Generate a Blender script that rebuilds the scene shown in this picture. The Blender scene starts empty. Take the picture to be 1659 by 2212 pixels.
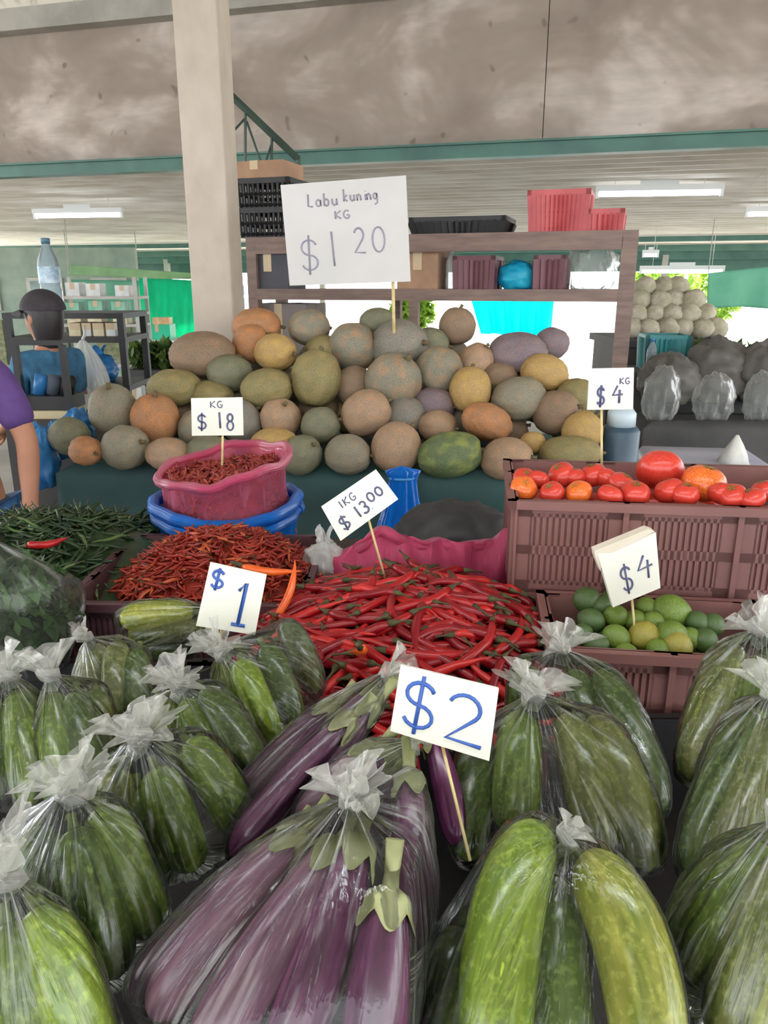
import bpy, bmesh, math, random
from mathutils import Vector, Matrix, noise
from mathutils.bvhtree import BVHTree
R = math.radians
PI = math.pi
rnd = random.Random(7)

# ------------------------------------------------------------------ camera
F = 1650.0; W, H = 1659.0, 2212.0; CAMZ = 1.55; PITCH = R(16.6)
scene = bpy.context.scene
cd = bpy.data.cameras.new('camera'); cam = bpy.data.objects.new('camera', cd)
scene.collection.objects.link(cam)
cam.location = (0, 0, CAMZ); cam.rotation_euler = (PI/2 - PITCH, 0, 0)
cd.sensor_fit = 'VERTICAL'; cd.sensor_height = 36; cd.lens = F/H*36
cd.clip_start = 0.02; cd.clip_end = 200
scene.camera = cam

# ------------------------------------------------------------------ world, sun, exposure
world = bpy.data.worlds.new('overcast_sky'); scene.world = world
world.use_nodes = True
bg = world.node_tree.nodes['Background']
bg.inputs[0].default_value = (0.93, 0.96, 1.0, 1); bg.inputs[1].default_value = 4.2
sd = bpy.data.lights.new('sun', 'SUN'); sd.energy = 15.0; sd.angle = R(3); sd.color = (1, .96, .9)
sun = bpy.data.objects.new('sun', sd); scene.collection.objects.link(sun)
sun.rotation_euler = (R(-38), 0, R(-18)); sun.location = (3, 20, 12)
scene.view_settings.view_transform = 'Standard'; scene.view_settings.look = 'None'
scene.view_settings.exposure = 0.05; scene.view_settings.gamma = 1
scene.view_settings.use_curve_mapping = False
scene.cycles.use_denoising = True
scene.cycles.max_bounces = 7; scene.cycles.diffuse_bounces = 4
scene.cycles.transparent_max_bounces = 18
scene.cycles.caustics_reflective = False; scene.cycles.caustics_refractive = False

# ------------------------------------------------------------------ pixel -> place
def ray(px, py):
    x = (px - W/2)/F; v = (py - H/2)/F
    c, s = math.cos(PITCH), math.sin(PITCH)
    return Vector((x, c - v*s, -s - v*c))
CP = Vector((0, 0, CAMZ))
def atZ(px, py, z):
    d = ray(px, py); return CP + d*((z - CAMZ)/d.z)
def atY(px, py, y):
    d = ray(px, py); return CP + d*(y/d.y)
def mpx(py, y):                       # metres per photo pixel at distance y
    return (y/ray(829, py).y)/F

# ------------------------------------------------------------------ materials
def lin(c):
    return tuple((v/255/12.92 if v/255 <= .04045 else ((v/255+.055)/1.055)**2.4) for v in c)
MATS = {}
class NT:
    def __init__(s, name):
        s.m = bpy.data.materials.new(name); s.m.use_nodes = True; s.t = s.m.node_tree
        s.t.nodes.clear(); s.out = s.n('ShaderNodeOutputMaterial')
    def n(s, t, **kw):
        nd = s.t.nodes.new(t)
        for k, v in kw.items(): setattr(nd, k, v)
        return nd
    def l(s, a, b): s.t.links.new(a, b)
    def noise(s, scale, detail=3, coord='Object', stretch=(1,1,1), rough=.55, dist=0):
        tc = s.n('ShaderNodeTexCoord'); mp = s.n('ShaderNodeMapping'); mp.inputs['Scale'].default_value = stretch
        no = s.n('ShaderNodeTexNoise'); no.inputs['Scale'].default_value = scale
        no.inputs['Detail'].default_value = detail; no.inputs['Roughness'].default_value = rough
        no.inputs['Distortion'].default_value = dist
        s.l(tc.outputs[coord], mp.inputs[0]); s.l(mp.outputs[0], no.inputs[0])
        return no.outputs[0]
    def ramp(s, f, stops):
        r = s.n('ShaderNodeValToRGB'); e = r.color_ramp.elements
        while len(e) < len(stops): e.new(.5)
        for i, (p, c) in enumerate(stops):
            e[i].position = p; e[i].color = tuple(c) + (1,) if len(c) == 3 else c
        s.l(f, r.inputs[0]); return r.outputs[0]
    def mix(s, f, a, b, mode='MIX'):
        m = s.n('ShaderNodeMix', data_type='RGBA', blend_type=mode)
        for sock, v in ((m.inputs[0], f), (m.inputs[6], a), (m.inputs[7], b)):
            if isinstance(v, (int, float)): sock.default_value = v
            elif isinstance(v, tuple): sock.default_value = v + (1,) if len(v) == 3 else v
            else: s.l(v, sock)
        return m.outputs[2]
    def math(s, op, a, b=None, clamp=False):
        m = s.n('ShaderNodeMath', operation=op); m.use_clamp = clamp
        for sock, v in ((m.inputs[0], a), (m.inputs[1], b)):
            if v is None: continue
            if isinstance(v, (int, float)): sock.default_value = v
            else: s.l(v, sock)
        return m.outputs[0]
    def bump(s, h, strength, dist=.01):
        b = s.n('ShaderNodeBump'); b.inputs['Strength'].default_value = strength
        b.inputs['Distance'].default_value = dist; s.l(h, b.inputs['Height']); return b.outputs[0]
    def bsdf(s, col, rough=.5, nrm=None, spec=.5, **kw):
        b = s.n('ShaderNodeBsdfPrincipled')
        if isinstance(col, tuple): b.inputs['Base Color'].default_value = col + (1,)
        else: s.l(col, b.inputs['Base Color'])
        b.inputs['Roughness'].default_value = rough; b.inputs['Specular IOR Level'].default_value = spec
        if nrm is not None: s.l(nrm, b.inputs['Normal'])
        for k, v in kw.items(): b.inputs[k.replace('_', ' ')].default_value = v
        return b.outputs[0]
    def done(s, sh): s.l(sh, s.out.inputs[0]); return s.m

def pm(name, c1, c2=None, rough=.5, scale=6, stretch=(1,1,1), lo=.35, hi=.65, bump=0, bscale=40, coord='Object', spec=.5, detail=3, dist=.01, **kw):
    if name in MATS: return MATS[name]
    t = NT(name); c1 = lin(c1); nrm = None
    col = c1
    if c2: col = t.ramp(t.noise(scale, detail, coord, stretch), [(lo, c1), (hi, lin(c2))])
    if bump: nrm = t.bump(t.noise(bscale, 3, coord, stretch), bump, dist)
    MATS[name] = t.done(t.bsdf(col, rough, nrm, spec, **kw)); return MATS[name]

def emis(name, c, s):
    t = NT(name); e = t.n('ShaderNodeEmission'); e.inputs[0].default_value = lin(c) + (1,); e.inputs[1].default_value = s
    return t.done(e.outputs[0])

def cloth_translucent(name, c1, c2=None, tr=.5, rough=.5, scale=5, stretch=(1,1,1)):
    t = NT(name); a = lin(c1)
    col = t.ramp(t.noise(scale, 3, 'Object', stretch), [(.35, a), (.65, lin(c2))]) if c2 else a
    b = t.bsdf(col, rough); tl = t.n('ShaderNodeBsdfTranslucent')
    if c2: t.l(col, tl.inputs[0])
    else: tl.inputs[0].default_value = a + (1,)
    m = t.n('ShaderNodeMixShader'); m.inputs[0].default_value = tr
    t.l(b, m.inputs[1]); t.l(tl.outputs[0], m.inputs[2]); return t.done(m.outputs[0])

def film_mat(name, tint=(250,252,250), white=(236,238,234), base=.05, streak=.38, edge=.35, freq=26, rough=.16, gloss=1.0, transl=.35, gather=0.0):
    """thin clear plastic: see-through sheet with whitish creases running away from the knot and a glossy skin"""
    t = NT(name)
    tc = t.n('ShaderNodeTexCoord'); mp = t.n('ShaderNodeMapping'); mp.inputs['Scale'].default_value = (freq, 2.2, 1)
    t.l(tc.outputs['UV'], mp.inputs[0])
    no = t.n('ShaderNodeTexNoise'); no.inputs['Scale'].default_value = 1.0; no.inputs['Detail'].default_value = 3.5
    no.inputs['Roughness'].default_value = .6; no.inputs['Distortion'].default_value = .5
    t.l(mp.outputs[0], no.inputs[0])
    st = t.ramp(no.outputs[0], [(.55, (0,0,0)), (.70, (1,1,1))])
    fine = t.noise(90, 2)
    nrm = t.bump(t.math('ADD', t.math('MULTIPLY', no.outputs[0], 1.0), t.math('MULTIPLY', fine, .12)), .8, .006)
    lw = t.n('ShaderNodeLayerWeight'); lw.inputs[0].default_value = .5
    eg = t.math('POWER', lw.outputs['Facing'], 4.0)
    sep = t.n('ShaderNodeSeparateXYZ'); t.l(tc.outputs['UV'], sep.inputs[0])
    kn = t.math('MULTIPLY', t.math('POWER', 2.718, t.math('MULTIPLY', sep.outputs[1], -6.0)), gather)
    st = t.math('MULTIPLY', st, t.math('ADD', kn, 1.0))
    fac = t.math('ADD', t.math('ADD', t.math('MULTIPLY', st, streak), base), t.math('MULTIPLY', eg, edge), clamp=True)
    tr = t.n('ShaderNodeBsdfTransparent'); tr.inputs[0].default_value = lin(tint) + (1,)
    di = t.n('ShaderNodeBsdfDiffuse'); di.inputs[0].default_value = lin(white) + (1,); t.l(nrm, di.inputs['Normal'])
    tl = t.n('ShaderNodeBsdfTranslucent'); tl.inputs[0].default_value = lin(white) + (1,)
    dm = t.n('ShaderNodeMixShader'); dm.inputs[0].default_value = transl; t.l(di.outputs[0], dm.inputs[1]); t.l(tl.outputs[0], dm.inputs[2])
    m1 = t.n('ShaderNodeMixShader'); t.l(fac, m1.inputs[0]); t.l(tr.outputs[0], m1.inputs[1]); t.l(dm.outputs[0], m1.inputs[2])
    gl = t.n('ShaderNodeBsdfGlossy'); gl.inputs['Roughness'].default_value = rough; t.l(nrm, gl.inputs['Normal'])
    fr = t.n('ShaderNodeFresnel'); fr.inputs[0].default_value = 1.42; t.l(nrm, fr.inputs['Normal'])
    gf = t.math('MULTIPLY', fr.outputs[0], gloss, clamp=True)
    m2 = t.n('ShaderNodeMixShader'); t.l(gf, m2.inputs[0]); t.l(m1.outputs[0], m2.inputs[1]); t.l(gl.outputs[0], m2.inputs[2])
    return t.done(m2.outputs[0])

# ------------------------------------------------------------------ objects
COL = scene.collection
def tag(o, label=None, cat=None, group=None, kind=None):
    if label: o['label'] = label
    if cat: o['category'] = cat
    if group: o['group'] = group
    if kind: o['kind'] = kind
    return o
def empty(name, loc, rz=0, label=None, cat=None, group=None, kind=None):
    o = bpy.data.objects.new(name, None); COL.objects.link(o); o.empty_display_size = .05
    o.location = loc; o.rotation_euler = (0, 0, rz); return tag(o, label, cat, group, kind)
def link(name, me, parent=None, loc=None, rot=None, scale=None):
    o = bpy.data.objects.new(name, me); COL.objects.link(o)
    if parent: o.parent = parent
    if loc is not None: o.location = loc
    if rot is not None: o.rotation_euler = rot
    if scale is not None: o.scale = scale
    return o
def frame(d, up=Vector((0,0,1))):
    d = d.normalized(); a = d.cross(up)
    if a.length < 1e-3: a = d.cross(Vector((0,1,0)))
    a.normalize(); return a, a.cross(d).normalized()

class MB:
    def __init__(s): s.v = []; s.f = []; s.uv = []; s.sm = []; s.mi = []
    def face(s, idx, uv=None, sm=False, mi=0):
        s.f.append(tuple(idx)); s.uv.append(uv); s.sm.append(sm); s.mi.append(mi)
    def box(s, lo, hi, M=None, mi=0):
        b = len(s.v)
        for z in (lo[2], hi[2]):
            for y in (lo[1], hi[1]):
                for x in (lo[0], hi[0]):
                    p = Vector((x, y, z)); s.v.append(M @ p if M else p)
        for q in ((0,2,3,1), (4,5,7,6), (0,1,5,4), (2,6,7,3), (0,4,6,2), (1,3,7,5)): s.face([b+i for i in q], mi=mi)
        return s
    def cbox(s, c, size, rz=0, M=None, mi=0):
        T = Matrix.Translation(Vector(c)) @ Matrix.Rotation(rz, 4, 'Z')
        if M: T = M @ T
        h = [k/2 for k in size]; return s.box([-k for k in h], h, T, mi)
    def grid(s, fn, nu, nv, wrap=False, sm=True, mi=0, uvs=True):
        b = len(s.v); cu = nu if wrap else nu+1
        for j in range(nv+1):
            for i in range(cu): s.v.append(Vector(fn(i/nu, j/nv)))
        for j in range(nv):
            for i in range(nu):
                i2 = (i+1) % cu if wrap else i+1
                s.face([b+j*cu+i, b+j*cu+i2, b+(j+1)*cu+i2, b+(j+1)*cu+i],
                       [(i/nu, j/nv), ((i+1)/nu, j/nv), ((i+1)/nu, (j+1)/nv), (i/nu, (j+1)/nv)], sm, mi)
        return s
    def tube(s, pts, rad, n=8, cap=True, sm=True, mi=0, up=Vector((0,0,1)), shape=None):
        pts = [Vector(p) for p in pts]; m = len(pts)
        if not hasattr(rad, '__len__'): rad = [rad]*m
        b = len(s.v); pa = None
        for k in range(m):
            d = (pts[min(k+1, m-1)] - pts[max(k-1, 0)])
            if d.length < 1e-9: d = Vector((0,0,1))
            d.normalize()
            if pa is None: a, c = frame(d, up)
            else:
                a = pa - d*pa.dot(d)
                if a.length < 1e-6: a, c = frame(d, up)
                a.normalize(); c = a.cross(d).normalized()
            pa = a
            for i in range(n):
                t = 2*PI*i/n; q = rad[k]*(shape(t, k/(m-1)) if shape else 1)
                s.v.append(pts[k] + a*(math.cos(t)*q) + c*(math.sin(t)*q))
        for k in range(m-1):
            for i in range(n):
                j = (i+1) % n
                s.face([b+k*n+i, b+k*n+j, b+(k+1)*n+j, b+(k+1)*n+i],
                       [(i/n, k/(m-1)), ((i+1)/n, k/(m-1)), ((i+1)/n, (k+1)/(m-1)), (i/n, (k+1)/(m-1))], sm, mi)
        if cap:
            s.face([b+i for i in range(n)][::-1], sm=False, mi=mi); s.face([b+(m-1)*n+i for i in range(n)], sm=False, mi=mi)
        return s
    def lathe(s, prof, n=24, c=(0,0,0), mi=0, sm=True, cap=True, mod=None):
        b = len(s.v); c = Vector(c)
        for k, (r, z) in enumerate(prof):
            for i in range(n):
                t = 2*PI*i/n; q = r*(mod(t, k) if mod else 1)
                s.v.append(c + Vector((math.cos(t)*q, math.sin(t)*q, z)))
        for k in range(len(prof)-1):
            for i in range(n):
                j = (i+1) % n
                s.face([b+k*n+i, b+k*n+j, b+(k+1)*n+j, b+(k+1)*n+i],
                       [(i/n, k/len(prof)), ((i+1)/n, k/len(prof)), ((i+1)/n, (k+1)/len(prof)), (i/n, (k+1)/len(prof))], sm, mi)
        if cap:
            s.face([b+i for i in range(n)][::-1], mi=mi); s.face([b+(len(prof)-1)*n+i for i in range(n)], mi=mi)
        return s
    def mesh(s, name, mats):
        me = bpy.data.meshes.new(name); me.from_pydata([tuple(p) for p in s.v], [], s.f)
        for m in (mats if isinstance(mats, (list, tuple)) else [mats]): me.materials.append(m)
        me.polygons.foreach_set('use_smooth', s.sm); me.polygons.foreach_set('material_index', s.mi)
        if any(u for u in s.uv):
            ul = me.uv_layers.new(name='UVMap'); k = 0
            for f, u in zip(s.f, s.uv):
                for q in range(len(f)):
                    ul.data[k].uv = u[q] if u else (0, 0); k += 1
        me.update(); return me
    def build(s, name, mats, parent=None, loc=None, rz=None, center=False):
        if center:
            c = sum(s.v, Vector())/len(s.v); s.v = [p - c for p in s.v]; loc = c
        return link(name, s.mesh(name, mats), parent, loc, None if rz is None else (0, 0, rz))
def bez(p0, p1, p2, n):
    return [p0*(1-t)**2 + p1*2*t*(1-t) + p2*t*t for t in [i/n for i in range(n+1)]]
def tree_copy(o, parent=None):
    c = o.copy(); COL.objects.link(c)
    if parent: c.parent = parent
    for ch in o.children: tree_copy(ch, c)
    return c

# common materials
M_conc = pm('floor_concrete', (176,172,164), (150,146,138), .8, 1.2, bump=.2)
M_green_paint = pm('green_steel_paint', (74,118,104), (58,98,88), .45, 3)
M_grey_paint = pm('grey_beam_paint', (168,164,154), (146,142,134), .6, 4)
M_black = pm('black_plastic', (24,24,26), (36,35,36), .5, 8)
M_wood = pm('shelf_wood', (136,112,100), (112,92,84), .55, 5, (1,1,6))
M_stick = pm('bamboo_stick', (222,204,150), (196,172,112), .6, 20)
M_card = pm('white_card', (226,226,214), (216,214,198), .7, 4)
M_ink = pm('blue_marker_ink', (44,78,158), (60,98,172), .5, 60)
M_ink_dark = pm('dark_marker_ink', (70,74,112), (88,90,118), .5, 60)
M_ink_faded = pm('faded_marker_ink', (136,134,152), (150,146,156), .5, 40)
M_maroon = pm('maroon_crate_plastic', (132,90,84), (116,78,74), .5, 3, bump=.08)
M_maroon_dk = pm('dark_maroon_plastic', (96,62,66), (78,50,54), .5, 4)

# ================================================================== SETTING
A = R(15)
def Bp(u, v, z): return Vector((u*math.cos(A) + v*math.sin(A), 6.5 - u*math.sin(A) + v*math.cos(A), z))
BM = Matrix.Translation((0, 6.5, 0)) @ Matrix.Rotation(-A, 4, 'Z')

m = MB(); m.box((-40, -12, -.1), (40, 60, 0)); tag(m.build('floor', M_conc), kind='structure')

# stained panels above the steel beam
def panel_mat():
    t = NT('stained_panel')
    big = t.noise(.9, 4, 'Object', (1, 1, 1.6), .6, .4); med = t.noise(5, 4, 'Object', (.5, 1, 1.8))
    c = t.ramp(big, [(.3, lin((126,110,98))), (.5, lin((158,144,132))), (.66, lin((206,194,184)))])
    c = t.mix(t.ramp(med, [(.35, (0,0,0)), (.7, (.55,.55,.55))]), c, lin((142,134,122)))
    spots = t.ramp(t.noise(7, 1), [(.70, (0,0,0)), (.76, (.6,.6,.6))])
    c = t.mix(spots, c, lin((96,86,76)))
    return t.done(t.bsdf(c, .8))
M_panel = panel_mat()
wall = empty('wall_back', Bp(0, 0, 2.56), -A, kind='structure')
edges = [-9, -6.6, -4.4, -1.52, 1.21, 3.8, 6.4, 9]
for a, b in zip(edges, edges[1:]):
    m = MB(); m.box((a+.003, .0, 0), (b-.003, .05, 1.02)); m.build('panel', M_panel, wall)
m = MB(); m.box((-9, .05, 0), (9, .08, 1.02)); m.build('backing_board', pm('dark_backing', (70,62,58)), wall)
M_plaster = pm('speckled_plaster', (226,220,206), (196,186,170), .8, 9, lo=.55, hi=.7)
m = MB(); m.box((-9, .0, 3.56), (9, .1, 4.25), BM); tag(m.build('wall_upper', M_plaster), kind='structure')
m = MB(); m.box((-9, -.14, 3.56), (9, 0, 3.72), BM); tag(m.build('trim_1', M_grey_paint), kind='structure')
m = MB(); m.box((-9, -.1, 2.455), (9, .02, 2.56), BM); m.box((-9, -.13, 2.545), (9, .02, 2.56), BM)
tag(m.build('trim_2', M_green_paint), kind='structure')
# near hall roof
m = MB(); m.box((-9, -13, 4.25), (9, .1, 4.31), BM); tag(m.build('ceiling', pm('near_ceiling', (205,200,190), (180,174,164), .8, 1)), kind='structure')
# corrugated roof of the far bay, falling to the eave
M_roof = pm('corrugated_roof_sheet', (240,236,228), (214,208,196), .6, 1.6, (.6,3,1), lo=.38, hi=.62)
VE = 7.6; ZR0, ZR1 = 2.58, 2.12
def roofz(v): return ZR0 + (ZR1 - ZR0)*v/VE
for k in range(9):
    u0 = -9 + k*2.0
    m = MB()
    def fn(a, b, u0=u0):
        v = b*VE; p = Vector((u0 + a*2.02, v, roofz(v) + .018*math.sin(v*2*PI/.19) + (.004 if k % 2 else 0))); return BM @ p
    m.grid(fn, 1, 240, sm=True)
    o = m.build('roof_sheet', M_roof); tag(o, kind='structure')
    if k == 0: roof0 = o; o.name = 'ceiling_far_bay'
    else: o.parent = roof0
for v, zz in ((7.0, .1), (7.3, .3), (7.55, .62), (5.9, .06)):
    m = MB(); m.box((-9, v-.04, roofz(v)-.06-zz*.5), (9, v+.04, roofz(v)-.02), BM)
    tag(m.build('trim_3', M_green_paint), kind='structure')
# far posts at the eave
M_postw = pm('pale_post', (190,188,180), (168,166,158), .6, 3)
for u in (-6.2, -3.1, 2.7, 5.6):
    m = MB(); m.cbox((0,0,1.0), (.09,.09,2.0)); o = m.build('eave_post', M_postw, None, Bp(u, 7.3, 0), -A); tag(o, kind='structure')
# main pillar
def pillar_mat():
    t = NT('painted_concrete_pillar')
    c = t.ramp(t.noise(6, 5, 'Object', (1,1,.5)), [(.3, lin((178,164,148))), (.7, lin((198,186,172)))])
    c = t.mix(t.ramp(t.noise(3, 3), [(.5, (0,0,0)), (.75, (.5,.5,.5))]), c, lin((160,144,128)))
    return t.done(t.bsdf(c, .7, t.bump(t.noise(60), .15)))
c = atY(466, 700, 3.78)
m = MB(); m.cbox((0,0,2.1), (.2,.2,4.2)); pil = m.build('pillar', pillar_mat(), None, (c.x, c.y+.1, 0), -R(7)); tag(pil, kind='structure')
bv = pil.modifiers.new('edge', 'BEVEL'); bv.width = .012; bv.segments = 2
# green truss bracket beside the pillar
TY = 5.2
M_dkgreen = pm('dark_green_steel', (58,78,66), (46,62,54), .5, 4)
tr = empty('roof_truss', atY(560, 400, TY), 0, 'dark green steel truss sloping down from pillar to the beam', 'truss')
def bar(p, q, r, name, parent=tr, mat=M_dkgreen):
    m = MB(); o0 = parent.location; m.tube([atY(*p, TY) - o0, atY(*q, TY) - o0], r, 4, sm=False); return m.build(name, mat, parent)
bar((430,140), (645,345), .022, 'top_chord'); bar((430,385), (655,400), .02, 'bottom_chord')
bar((643,340), (645,402), .018, 'end_post')
for x, y0 in ((530,240), (587,295)): bar((x,y0), (x,392), .009, 'upright')
for p, q in (((500,288), (530,255)), ((533,262), (578,392)), ((590,300), (560,392)), ((598,395), (640,352))): bar(p, q, .007, 'strut')

# fluorescent lamps
M_tube = emis('fluorescent_tube', (246,250,255), 14.0); M_tube_added = emis('added_top_light_tube', (246,250,255), 42.0); M_hous = pm('white_lamp_housing', (225,228,228), rough=.4)
def lamp(c, L, rz, label, tm=None):
    t = empty('fluorescent_lamp', c, rz, label, 'lamp', None)
    m = MB(); m.cbox((0,0,.05), (L,.06,.05)); m.cbox((0,0,.09), (L*.3,.02,.05)); m.build('housing', M_hous, t)
    for sx in (-1,1):
        m = MB(); m.cbox((sx*(L/2-.015),0,.0), (.03,.035,.06)); m.build('lamp_holder', M_hous, t)
    for sx in (-.35, .35):
        u_v = (BM.inverted() @ Vector(c)).y; top = (4.25 if u_v < 0 else roofz(min(u_v, VE))) - c[2]
        m = MB(); m.tube([(sx*L,0,.07), (sx*L,0,max(.1, top))], .004, 5); m.build('hanger', M_hous, t)
    m = MB(); m.tube([(-L/2+.03,0,0), (L/2-.03,0,0)], .022, 10); m.build('tube', tm or M_tube, t)
    return t
def lamp_px(p, q, Y, label):
    a, b = atY(*p, Y), atY(*q, Y); t = lamp((a+b)/2, (a-b).length, -A*.6, label); return t
lamp_px((65,467), (272,464), 9.0, 'lit white fluorescent tube below the roof near the green shopfront')
lamp_px((1290,425), (1556,411), 7.6, 'lit white fluorescent tube under roof above the red baskets')
lamp_px((1614,466), (1800,458), 8.6, 'fluorescent tube fixture half beyond the picture under the roof sheets')
lamp_px((1385,588), (1560,585), 10.6, 'lit fluorescent tube hung low before the outdoor trees')
lamp_px((1388,552), (1422,551), 11.8, 'short distant fluorescent tube near the eave beams')
for x, yy in ((-.6, .35), (.6, .35)):
    lamp((x, yy, 2.45), 1.2, 0, 'added fluorescent lamp out of view, giving top light to the %s bags' % ('big cucumber' if x > 0 else 'small cucumber'), M_tube_added)  # unseen lamps added for top light and glints on the bags

# ================================================================== BACKGROUND SHELF
SYR, SYL = 3.95, 4.6
pL = atY(530, 515, SYL); pR = atY(1381, 489, SYR)
sv = Vector((pR.x - pL.x, pR.y - pL.y, 0)); SL = sv.length; SA = math.atan2(sv.y, sv.x)
zt = 1.805
sh = empty('storage_shelf', (pL.x, pL.y, 0), SA, 'tall brown wooden market shelf with goods behind the pumpkins', 'shelf')
SD = .42
def sb(name, x0, x1, y0, y1, z0, z1, mat=M_wood):
    m = MB(); m.box((x0,y0,z0), (x1,y1,z1)); return m.build(name, mat, sh)
sb('top_board', 0, SL, 0, SD, zt-.03, zt); sb('front_rail', .05, SL-.07, .0, .03, zt-.09, zt-.03)
zm = 1.50
sb('middle_board', .03, SL-.05, 0, SD, zm-.035, zm+.025)
sb('lower_board', .03, SL-.05, 0, SD, .62, .66)
for x0, x1 in ((0, .06), (SL-.075, SL)):
    for y0 in (0, SD-.06): sb('upright', x0, x1, y0, y0+.06, 0, zt-.03)
xm = SL*.455
sb('upright', xm, xm+.05, 0, .05, .66, zm-.035); sb('upright', xm-.19, xm-.16, SD-.05, SD, .66, zm-.035)
SMx = Matrix.Translation((pL.x, pL.y, 0)) @ Matrix.Rotation(SA, 4, 'Z')
def on_shelf(px, depth, z):                  # where the sight line to px crosses the shelf's depth line
    d = ray(px, 560); n = Vector((-math.sin(SA), math.cos(SA), 0)); o = SMx @ Vector((0, depth, 0))
    k = (o - CP).dot(n)/d.dot(n); p = CP + d*k; p.z = z; return p
def wid(px0, px1, depth):
    a = on_shelf(px0, depth, 0); b = on_shelf(px1, depth, 0); return (a - b).length, (a+b)/2

def basket(name, label, cat, w, d, h, loc, rz, mat, taper=.86, slots=True, n=12, group=None):
    """open plastic basket: bars between a base band and a rim, on four sides"""
    t = empty(name, loc, rz, label, cat, group)
    m = MB(); m.box((-w/2*taper, -d/2*taper, 0), (w/2*taper, d/2*taper, .01)); m.build('base', mat, t)
    m = MB()
    for sx in (-1, 1): m.box((sx*w/2-.012, -d/2-.012, h-.028), (sx*w/2+.012, d/2+.012, h))
    for sy in (-1, 1): m.box((-w/2-.012, sy*d/2-.012, h-.028), (w/2+.012, sy*d/2+.012, h))
    m.build('rim', mat, t)
    for side in range(4):
        m = MB(); L = w if side % 2 == 0 else d; D = d if side % 2 == 0 else w
        T = Matrix.Rotation(side*PI/2, 4, 'Z')
        k = max(4, int(n*L/max(w, d)))
        for i in range(k+1):
            f = -1 + 2*i/k; wd = .014 if slots else L/k*1.02
            p0 = T @ Vector((f*L/2*taper, -D/2*taper, .0)); p1 = T @ Vector((f*L/2, -D/2, h-.02))
            m.tube([p0, p1], wd*.5 if slots else wd*.7, 4, sm=False)
        for hz in (.02, h*.48):
            q = taper + (1-taper)*hz/h
            m.tube([T @ Vector((-L/2*q, -D/2*q, hz)), T @ Vector((L/2*q, -D/2*q, hz))], .011, 4, sm=False)
        tag(m.build('side_panel', mat, t), kind=None)
    return t
M_red = pm('red_basket_plastic', (196,84,84), (170,66,70), .45, 6)
w, c = wid(1146, 1266, .2); basket('red_basket', 'tall red plastic basket standing on the shelf top', 'basket', w, .3, .2, (c.x, c.y, zt), SA, M_red, .92, False, 14)
w, c = wid(1268, 1338, .2); basket('red_basket', 'lower red plastic basket beside the taller one on shelf top', 'basket', w, .26, .105, (c.x, c.y, zt), SA, M_red, .95, False, 10)
w, c = wid(905, 1095, .2); t = basket('black_tray', 'shallow black plastic tray lying on the shelf top', 'tray', w, .32, .085, (c.x, c.y, zt), SA, M_black, .9, False, 14)
w, c = wid(548, 650, .2)
for k in range(2): basket('black_crate', ('lower' if k == 0 else 'upper') + ' black slatted crate of the pair on shelf top', 'crate', w, .3, .16, (c.x, c.y, zt + k*.155), SA, M_black, .96, True, 10)
M_cardb = pm('brown_cardboard', (176,140,112), (158,124,98), .8, 8)
def carton(label, loc, rz, w, d, h, mat=M_cardb, group=None):
    t = empty('cardboard_box', loc, rz, label, 'box', group)
    m = MB(); m.box((-w/2,-d/2,0), (w/2,d/2,h*.97)); m.build('body', mat, t)
    for s in (-1, 1):
        m = MB(); m.box((-w/2, min(0, s*d/2)+.002, h*.97), (w/2, max(0, s*d/2)-.002, h)); m.build('flap', mat, t)
    m = MB(); m.box((-.025, -d/2-.002, h*.5), (.025, d/2+.002, h+.001)); m.build('tape', pm('packing_tape', (196,170,130), rough=.3), t)
    return t
w, c = wid(522, 640, .2); carton('brown cardboard carton on top of the black crates', (c.x, c.y, zt+.316), SA, w, .28, .09)
# goods on the middle board
M_dkbox = pm('charcoal_carton', (58,60,66), (74,74,80), .6, 5)
w, c = wid(556, 640, .15); carton('charcoal box behind the big price board on the shelf', (c.x, c.y, zm+.025), SA, w, .25, .19, M_dkbox)
w, c = wid(872, 958, .18); carton('tan cardboard box beside the price board on middle shelf', (c.x, c.y, zm+.025), SA, w, .25, .2)
M_mar2 = pm('wine_red_plastic', (118,70,78), (98,58,66), .45, 6)
w, c = wid(995, 1075, .2); basket('wine_red_basket', 'wine red basket between white bottle and cyan bag', 'basket', w, .26, .17, (c.x, c.y, zm+.025), SA, M_mar2, .95, False, 10)
w, c = wid(1165, 1222, .2); basket('wine_red_basket', 'wine red basket between cyan bag and the clear plastic bundle', 'basket', w, .26, .17, (c.x, c.y, zm+.025), SA, M_mar2, .95, False, 8)

def blob(fn_r, nu=32, nv=20, c=(0,0,0)):
    m = MB(); c = Vector(c)
    def f(a, b):
        th = 2*PI*a; ph = PI*min(max(b, .001), .999)
        d = Vector((math.sin(ph)*math.cos(th), math.sin(ph)*math.sin(th), math.cos(ph)))
        return c + fn_r(d, th, ph)
    m.grid(f, nu, nv, wrap=True); return m
def sack_blob(sx, sy, sz, crump=.12, seed=0, flat=True, sc=3.0):
    o = Vector((seed*7.3, seed*3.1, seed*1.7))
    def fr(d, th, ph):
        k = 1 + crump*noise.noise(d*sc + o) + crump*.5*noise.noise(d*sc*2.7 + o)
        p = Vector((d.x*sx, d.y*sy, d.z*sz))*k
        if flat: p.z = max(p.z, -sz*.72)
        return p
    return fr
M_cyan = cloth_translucent('cyan_plastic', (40,190,232), (60,215,245), .45, .35)
M_clear = film_mat('clear_plastic_bundle', base=.25, streak=.35, edge=.3, freq=12, gloss=.35, rough=.3)
M_whitefilm = film_mat('milky_plastic', base=.55, streak=.35, edge=.3, freq=14, gloss=.35, rough=.3)
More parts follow.
